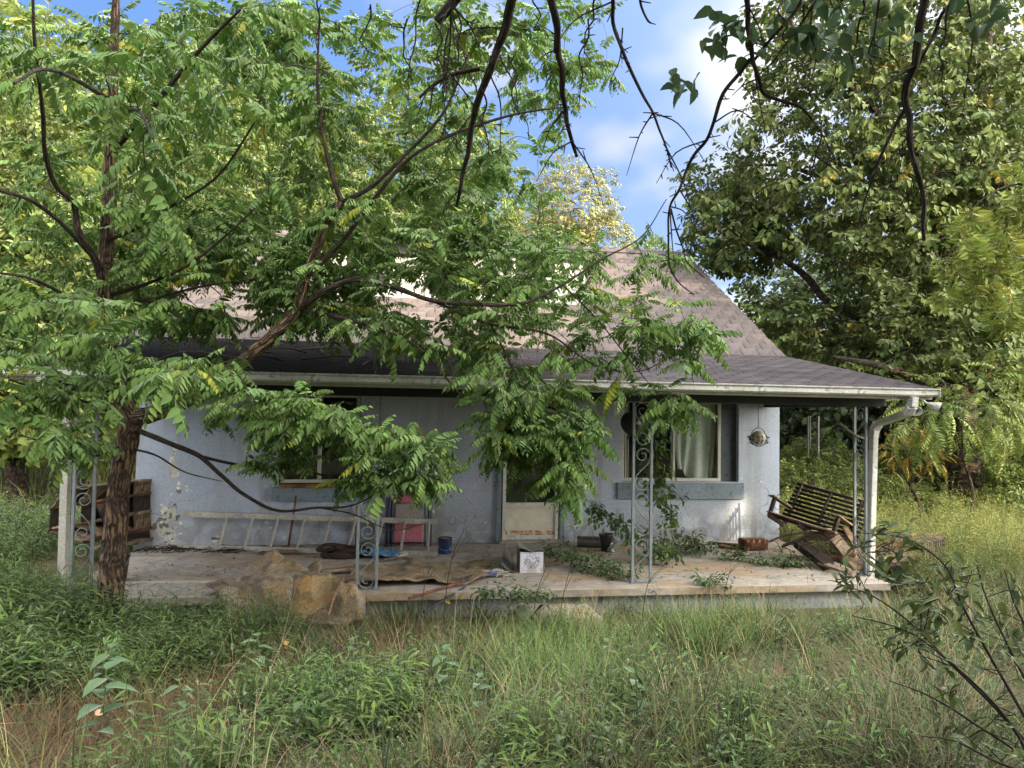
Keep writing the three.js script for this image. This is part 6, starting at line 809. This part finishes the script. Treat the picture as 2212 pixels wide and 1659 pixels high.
{  // old apple tree standing behind the viewer, whose bare branches hang into view
  const r = rng(47), t = thing('apple_tree', 'old apple tree whose mostly bare dark branches hang down into the top of the view', 'tree'), B = [];
  const hang = (pts, r0, r1, d0 = 3, d1 = 3) => { const q = []; pts.forEach(([x, y], i) => { if (i) { const [a, b] = pts[i - 1], m = Math.max(1, Math.round(Math.hypot(x - a, y - b) / 45)); for (let k = 1; k < m; k++) q.push([lerp(a, x, k / m) + rr(-5, 5, r), lerp(b, y, k / m) + rr(-3, 3, r)]); } q.push([x, y]); }); const p = q.map(([x, y], i) => D(x, y, lerp(d0, d1, i / (q.length - 1)) + rr(-0.02, 0.02, r))); B.push({ p, r: [r0 * 0.8, lerp(r0, r1, 0.4) * 0.8, r1 * 0.75] }); if (r0 > 0.008) for (let k = 0; k < 5; k++) { const i = 1 + Math.floor(r() * (p.length - 2)), b = p[i], d = V(rr(-1, 1, r), rr(-1.1, 0.2, r), rr(-0.6, 0.6, r)).normalize(), l = rr(0.1, 0.32, r), m = b.clone().addScaledVector(d, l * 0.5).add(V(rr(-0.03, 0.03, r), rr(-0.03, 0.02, r), 0)); B.push({ p: [b, m, m.clone().addScaledVector(d, l * 0.4).add(V(0, -l * 0.35, 0))], r: [0.0035, 0.0024, 0.0012] }); } return p; };
  const a1 = hang([[1118, -60], [1092, 60], [1042, 190], [1012, 330], [986, 446]], 0.023, 0.009, 2.9, 3.1), a2 = hang([[1010, -40], [975, 10], [945, 46]], 0.022, 0.02, 2.6, 2.6); hang([[1037, 148], [975, 162], [935, 185], [906, 211]], 0.011, 0.007);
  const a3 = hang([[1182, -40], [1204, 60], [1214, 200], [1226, 270], [1246, 338]], 0.017, 0.009, 2.8, 3); hang([[1216, 240], [1196, 268]], 0.008, 0.004);
  const a4 = hang([[1318, -40], [1324, 50], [1345, 110], [1388, 205], [1424, 280], [1440, 320], [1450, 362]], 0.01, 0.004), a5 = hang([[1380, -20], [1400, 45], [1406, 50]], 0.006, 0.004); hang([[1345, 60], [1338, 130], [1320, 170]], 0.004, 0.002);
  const a6 = hang([[1606, -40], [1616, 60], [1627, 133], [1649, 202], [1690, 218], [1728, 230], [1775, 288], [1750, 389]], 0.012, 0.003); hang([[1620, 128], [1596, 160], [1562, 202], [1541, 266], [1483, 367], [1447, 446], [1444, 510], [1447, 576], [1468, 612], [1500, 637]], 0.0095, 0.003); hang([[1449, 450], [1462, 500], [1484, 565], [1522, 600]], 0.005, 0.0025); hang([[1627, 133], [1660, 90], [1720, 20], [1750, -40]], 0.007, 0.006);
  const a7 = hang([[2008, -50], [1982, 100], [1955, 223], [1965, 290], [1991, 403], [1996, 520]], 0.017, 0.008, 2.9, 2.9); hang([[1955, 235], [1920, 300], [1880, 400], [1858, 480]], 0.008, 0.003); const a8 = hang([[2075, -40], [2020, 70], [1975, 160]], 0.008, 0.006); hang([[1780, -40], [1745, 30], [1690, 105], [1640, 160]], 0.006, 0.003);
  [[1735, 0, 1745, 170], [1760, -10, 1752, 200], [1790, -10, 1800, 190], [1860, -20, 1840, 160], [1900, -10, 1880, 200], [2050, 10, 2030, 180], [2090, 0, 2085, 250], [1690, 0, 1700, 130], [1920, 30, 1935, 170], [1285, -10, 1268, 120], [1270, 40, 1250, 240], [1150, -10, 1160, 60], [1080, 80, 1120, 260], [1060, 120, 1090, 330], [1030, 200, 1000, 110], [985, 20, 990, 200], [970, 60, 962, 300], [910, -10, 885, 230], [880, 40, 882, 180], [940, 50, 968, 220], [690, -20, 682, 110], [800, 10, 780, 140], [1100, 130, 1140, 300], [1000, 330, 960, 260], [1040, 190, 1065, 360]].forEach(([x0, y0, x1, y1]) => { const n = 5, q = []; for (let i = 0; i <= n; i++) q.push([lerp(x0, x1, i / n) + (i ? rr(-12, 12, r) : 0), lerp(y0, y1, i / n)]); const d = rr(2.7, 3.4, r); hang(q, 0.0045, 0.0018, d, d); });
  // trunk and limbs that carry them, above and behind the viewer
  const crotch = V(1.6, 3.3, 1.2); mesh('trunk', tubeGeo([V(1.9, 0.3, 1.5), V(1.8, 1.3, 1.45), V(1.65, 2.4, 1.3), crotch], [0.2, 0.16, 0.15, 0.13], 18, 10, { disp: (a, l) => 0.02 * (n3(a * 14, l * 3, 2) - 0.5) }), M.barkDark, t);
  for (const [e, R] of [[a1[0], 0.07], [a3[0], 0.06], [a6[0], 0.06], [a7[0], 0.06], [a2[0], 0.05], [a8[0], 0.05], [a4[0], 0.04], [a5[0], 0.03]]) mesh('limb', tubeGeo([crotch, crotch.clone().lerp(e, 0.45).add(V(0, 0.75, 0)), e.clone().add(V(0, 0.35, 0.35)), e], [R, R * 0.8, R * 0.45, 0.02], 10, 8), M.barkDark, t);
  for (const b of B) { mesh('branch', tubeGeo(b.p, b.r, 7, 4, { disp: (a, l, R) => R * 0.35 * (n3(a * 5, l * 22, R * 90) - 0.4) }), M.barkDark, t); }
  const sp = new MB(); for (const b of B) { const c = new THREE.CatmullRomCurve3(b.p), n = Math.round(c.getLength() * 14); for (let i = 0; i < n; i++) { const u = r(), p = c.getPoint(u), d = V(rr(-1, 1, r), rr(-0.9, 0.6, r), rr(-1, 1, r)).normalize(), l = rr(0.012, 0.05, r); sp.tube([p, p.clone().addScaledVector(d, l)], [0.003, 0.0018], 4, 1); } } sp.build('spurs', M.twig, t).userData.kind = 'stuff';
  const lf = new MB(); leafInto(lf, V(0, 0, 0), Z, Y, 0.075, 0.05, 0.3, 0.2, 4, 1); const s = [], L = [[1590, 70, 26, 45], [1570, 40, 10, 30], [1620, 110, 9, 30], [1480, 170, 9, 34], [1490, 190, 5, 22], [1760, 30, 34, 80], [1850, 60, 24, 70], [1700, 60, 14, 50], [1920, 40, 14, 60], [1790, 110, 12, 60], [2120, 20, 16, 60], [1540, 90, 8, 30]];
  for (const [x, y, n, R] of L) for (let i = 0; i < n; i++) { const p = D(x + rr(-R, R, r), y + rr(-R * 0.7, R * 0.7, r), rr(2.85, 3.2, r)), c = rr(0.6, 1.2, r); s.push({ m: place(p, V(rr(-1, 1, r), rr(-1.2, 0.2, r), rr(-1, 1, r)), Y.clone().add(V(rr(-0.6, 0.6, r), 0, rr(-0.6, 0.6, r))), rr(0.6, 1.1, r)), s: 0.07, v: 0, c: r(), tint: [c, c, c] }); }
  foliage(t, s, [lf.make()], tints(leafMat(0.06, 0.1, 0.04, 0.3, 0.92), [[1, 1, 1], [0.8, 0.9, 1]]), 'leaf', 300);
  for (let i = 0; i < 1; i++) { const p = D(1905, 15, 2.95), ap = thing('apple', 'single green apple hanging at the top edge above the big tree', 'apple', p.toArray()); mesh('fruit', new THREE.LatheGeometry([[0.001, -0.027], [0.012, -0.031], [0.026, -0.02], [0.033, 0.002], [0.029, 0.02], [0.015, 0.029], [0.004, 0.025], [0.001, 0.021]].map((k) => new THREE.Vector2(...k)), 20), std({ color: lin(0.17, 0.24, 0.09), roughness: 0.4 }), ap); mesh('stalk', tubeGeo([V(0, 0.02, 0), V(0.004, 0.06, 0)], 0.0015, 5, 2), M.twig, ap); }
}
{  // drooping sunlit tree at the right edge
  const r = rng(49), Bz = -7.6, limbs = [{ p: [K(2420, 1150, Bz), K(2410, 800, Bz), K(2400, 500, Bz), K(2390, 250, Bz)], r: [0.1, 0.08, 0.06, 0.03], from: 0.7 }, { p: [K(2403, 520, Bz), K(2300, 410, Bz), K(2190, 400, Bz), K(2130, 425, Bz), K(2075, 480, Bz)], r: [0.03, 0.018, 0.01, 0.004], from: 0.2 }, { p: [K(2405, 600, Bz), K(2280, 520, Bz + 0.2), K(2180, 510, Bz + 0.3), K(2120, 560, Bz + 0.3)], r: [0.03, 0.016, 0.009, 0.004], from: 0.2 }, { p: [K(2405, 420, Bz), K(2300, 330, Bz), K(2210, 340, Bz)], r: [0.03, 0.014, 0.006], from: 0.2 }];
  limbs[0].p[0].y = groundY(limbs[0].p[0].x, Bz) - 0.1;
  const t = treeShape('drooping_tree', 'yellow-green drooping branches of a sunlit tree at the right edge', 'tree', limbs, M.bark), tips = [], s = [];
  for (const [P, n] of [[[[2060, 470], [2110, 420], [2130, 520], [2080, 560]], 10], [[[2030, 560], [2060, 540], [2060, 620], [2025, 640]], 5], [[[2130, 470], [2220, 380], [2260, 700], [2140, 680], [2090, 610]], 52], [[[2180, 350], [2300, 300], [2300, 480], [2200, 430]], 18]]) for (const p of scatter(P, n, Bz + 0.5, Bz - 0.4, r, 30)) tips.push({ p });
  const tb = new MB(); for (const q of grow(tips, limbs)) tb.tube(q.p, q.r, 4, 3, { cap: false }); tb.build('twigs', M.wood, t).userData.kind = 'stuff';
  const g = [sprayGeo(61, { n: 12, leaf: 0.13, wid: 0.042, spread: 0.18, hang: 1.3 }), sprayGeo(62, { n: 11, leaf: 0.11, wid: 0.04, spread: 0.16, hang: 1.0 })]; for (const q of tips) for (let i = 0; i < 4; i++) { const c = rr(0.7, 1.4, r); s.push({ m: place(q.p.clone().add(V(rr(-0.07, 0.07, r), -0.035 * i, rr(-0.07, 0.07, r))), V(rr(-0.6, 0.6, r), -1, rr(-0.6, 0.6, r)), V(rr(-1, 1, r), 0.2, rr(-1, 1, r)), rr(0.8, 1.3, r)), s: 0.1, v: i, c: r(), tint: [c * rr(0.9, 1.2, r), c, c * 0.9] }); }
  foliage(t, s, g, tints(leafMat(0.22, 0.28, 0.055, 0.42, 0.92), [[1, 1, 1], [1.15, 0.95, 0.9]]), 'leaf_spray', 120);
}
{  // the wood at the viewer's back and right, which shades the yard from the low sun
  const g = [sprayGeo(71, { n: 9, leaf: 0.42, wid: 0.32, spread: 0.9, hang: 0.3 })]; let k = 0;
  for (const [x, z, h, R] of [[-5, 8, 10, 3.2], [-0.5, 9, 11, 3.2], [4, 7.5, 11, 3.1], [8, 8.5, 12.5, 3.3], [11.5, 7.2, 12, 2.9], [14, 8.5, 12.5, 2.7], [17.3, 8.5, 12.6, 2.3], [20.3, 8.6, 16, 1.7], [2, 12, 13, 3.4], [9.5, 12.5, 13, 3.2]]) lobeTree('shade_tree', 'tall dense tree of the wood behind the viewer that shades the yard', x, z, x > 20 ? [[x, 14.1, z, R, 1.6], [x + 0.9, 14.3, z - 0.5, 1.3, 1.3], [x - 0.9, 14, z + 0.4, 1.2, 1.4], [x - 2.1, 11.5, z, 1.3, 0.85], [x - 3.4, 11.3, z - 0.3, 1.2, 0.8]] : [[x, h * 0.8, z, R, R], [x - 1.2, h * 0.55, z + 0.4, R, R], [x + 1.3, h * 0.5, z - 0.3, R, R], [x, h * 0.26, z, R * 1.05, R * 0.9], [x + 0.4, h * 0.95, z, R * 0.6, R * 0.6]], { leaf: g, mat: LM.mid, n: x > 17 ? 280 : 700, seed: 300 + k++, s: 1.1, group: 'trees of the wood behind the viewer', trunkR: 0.22 });
}
renderer.render(scene, camera);
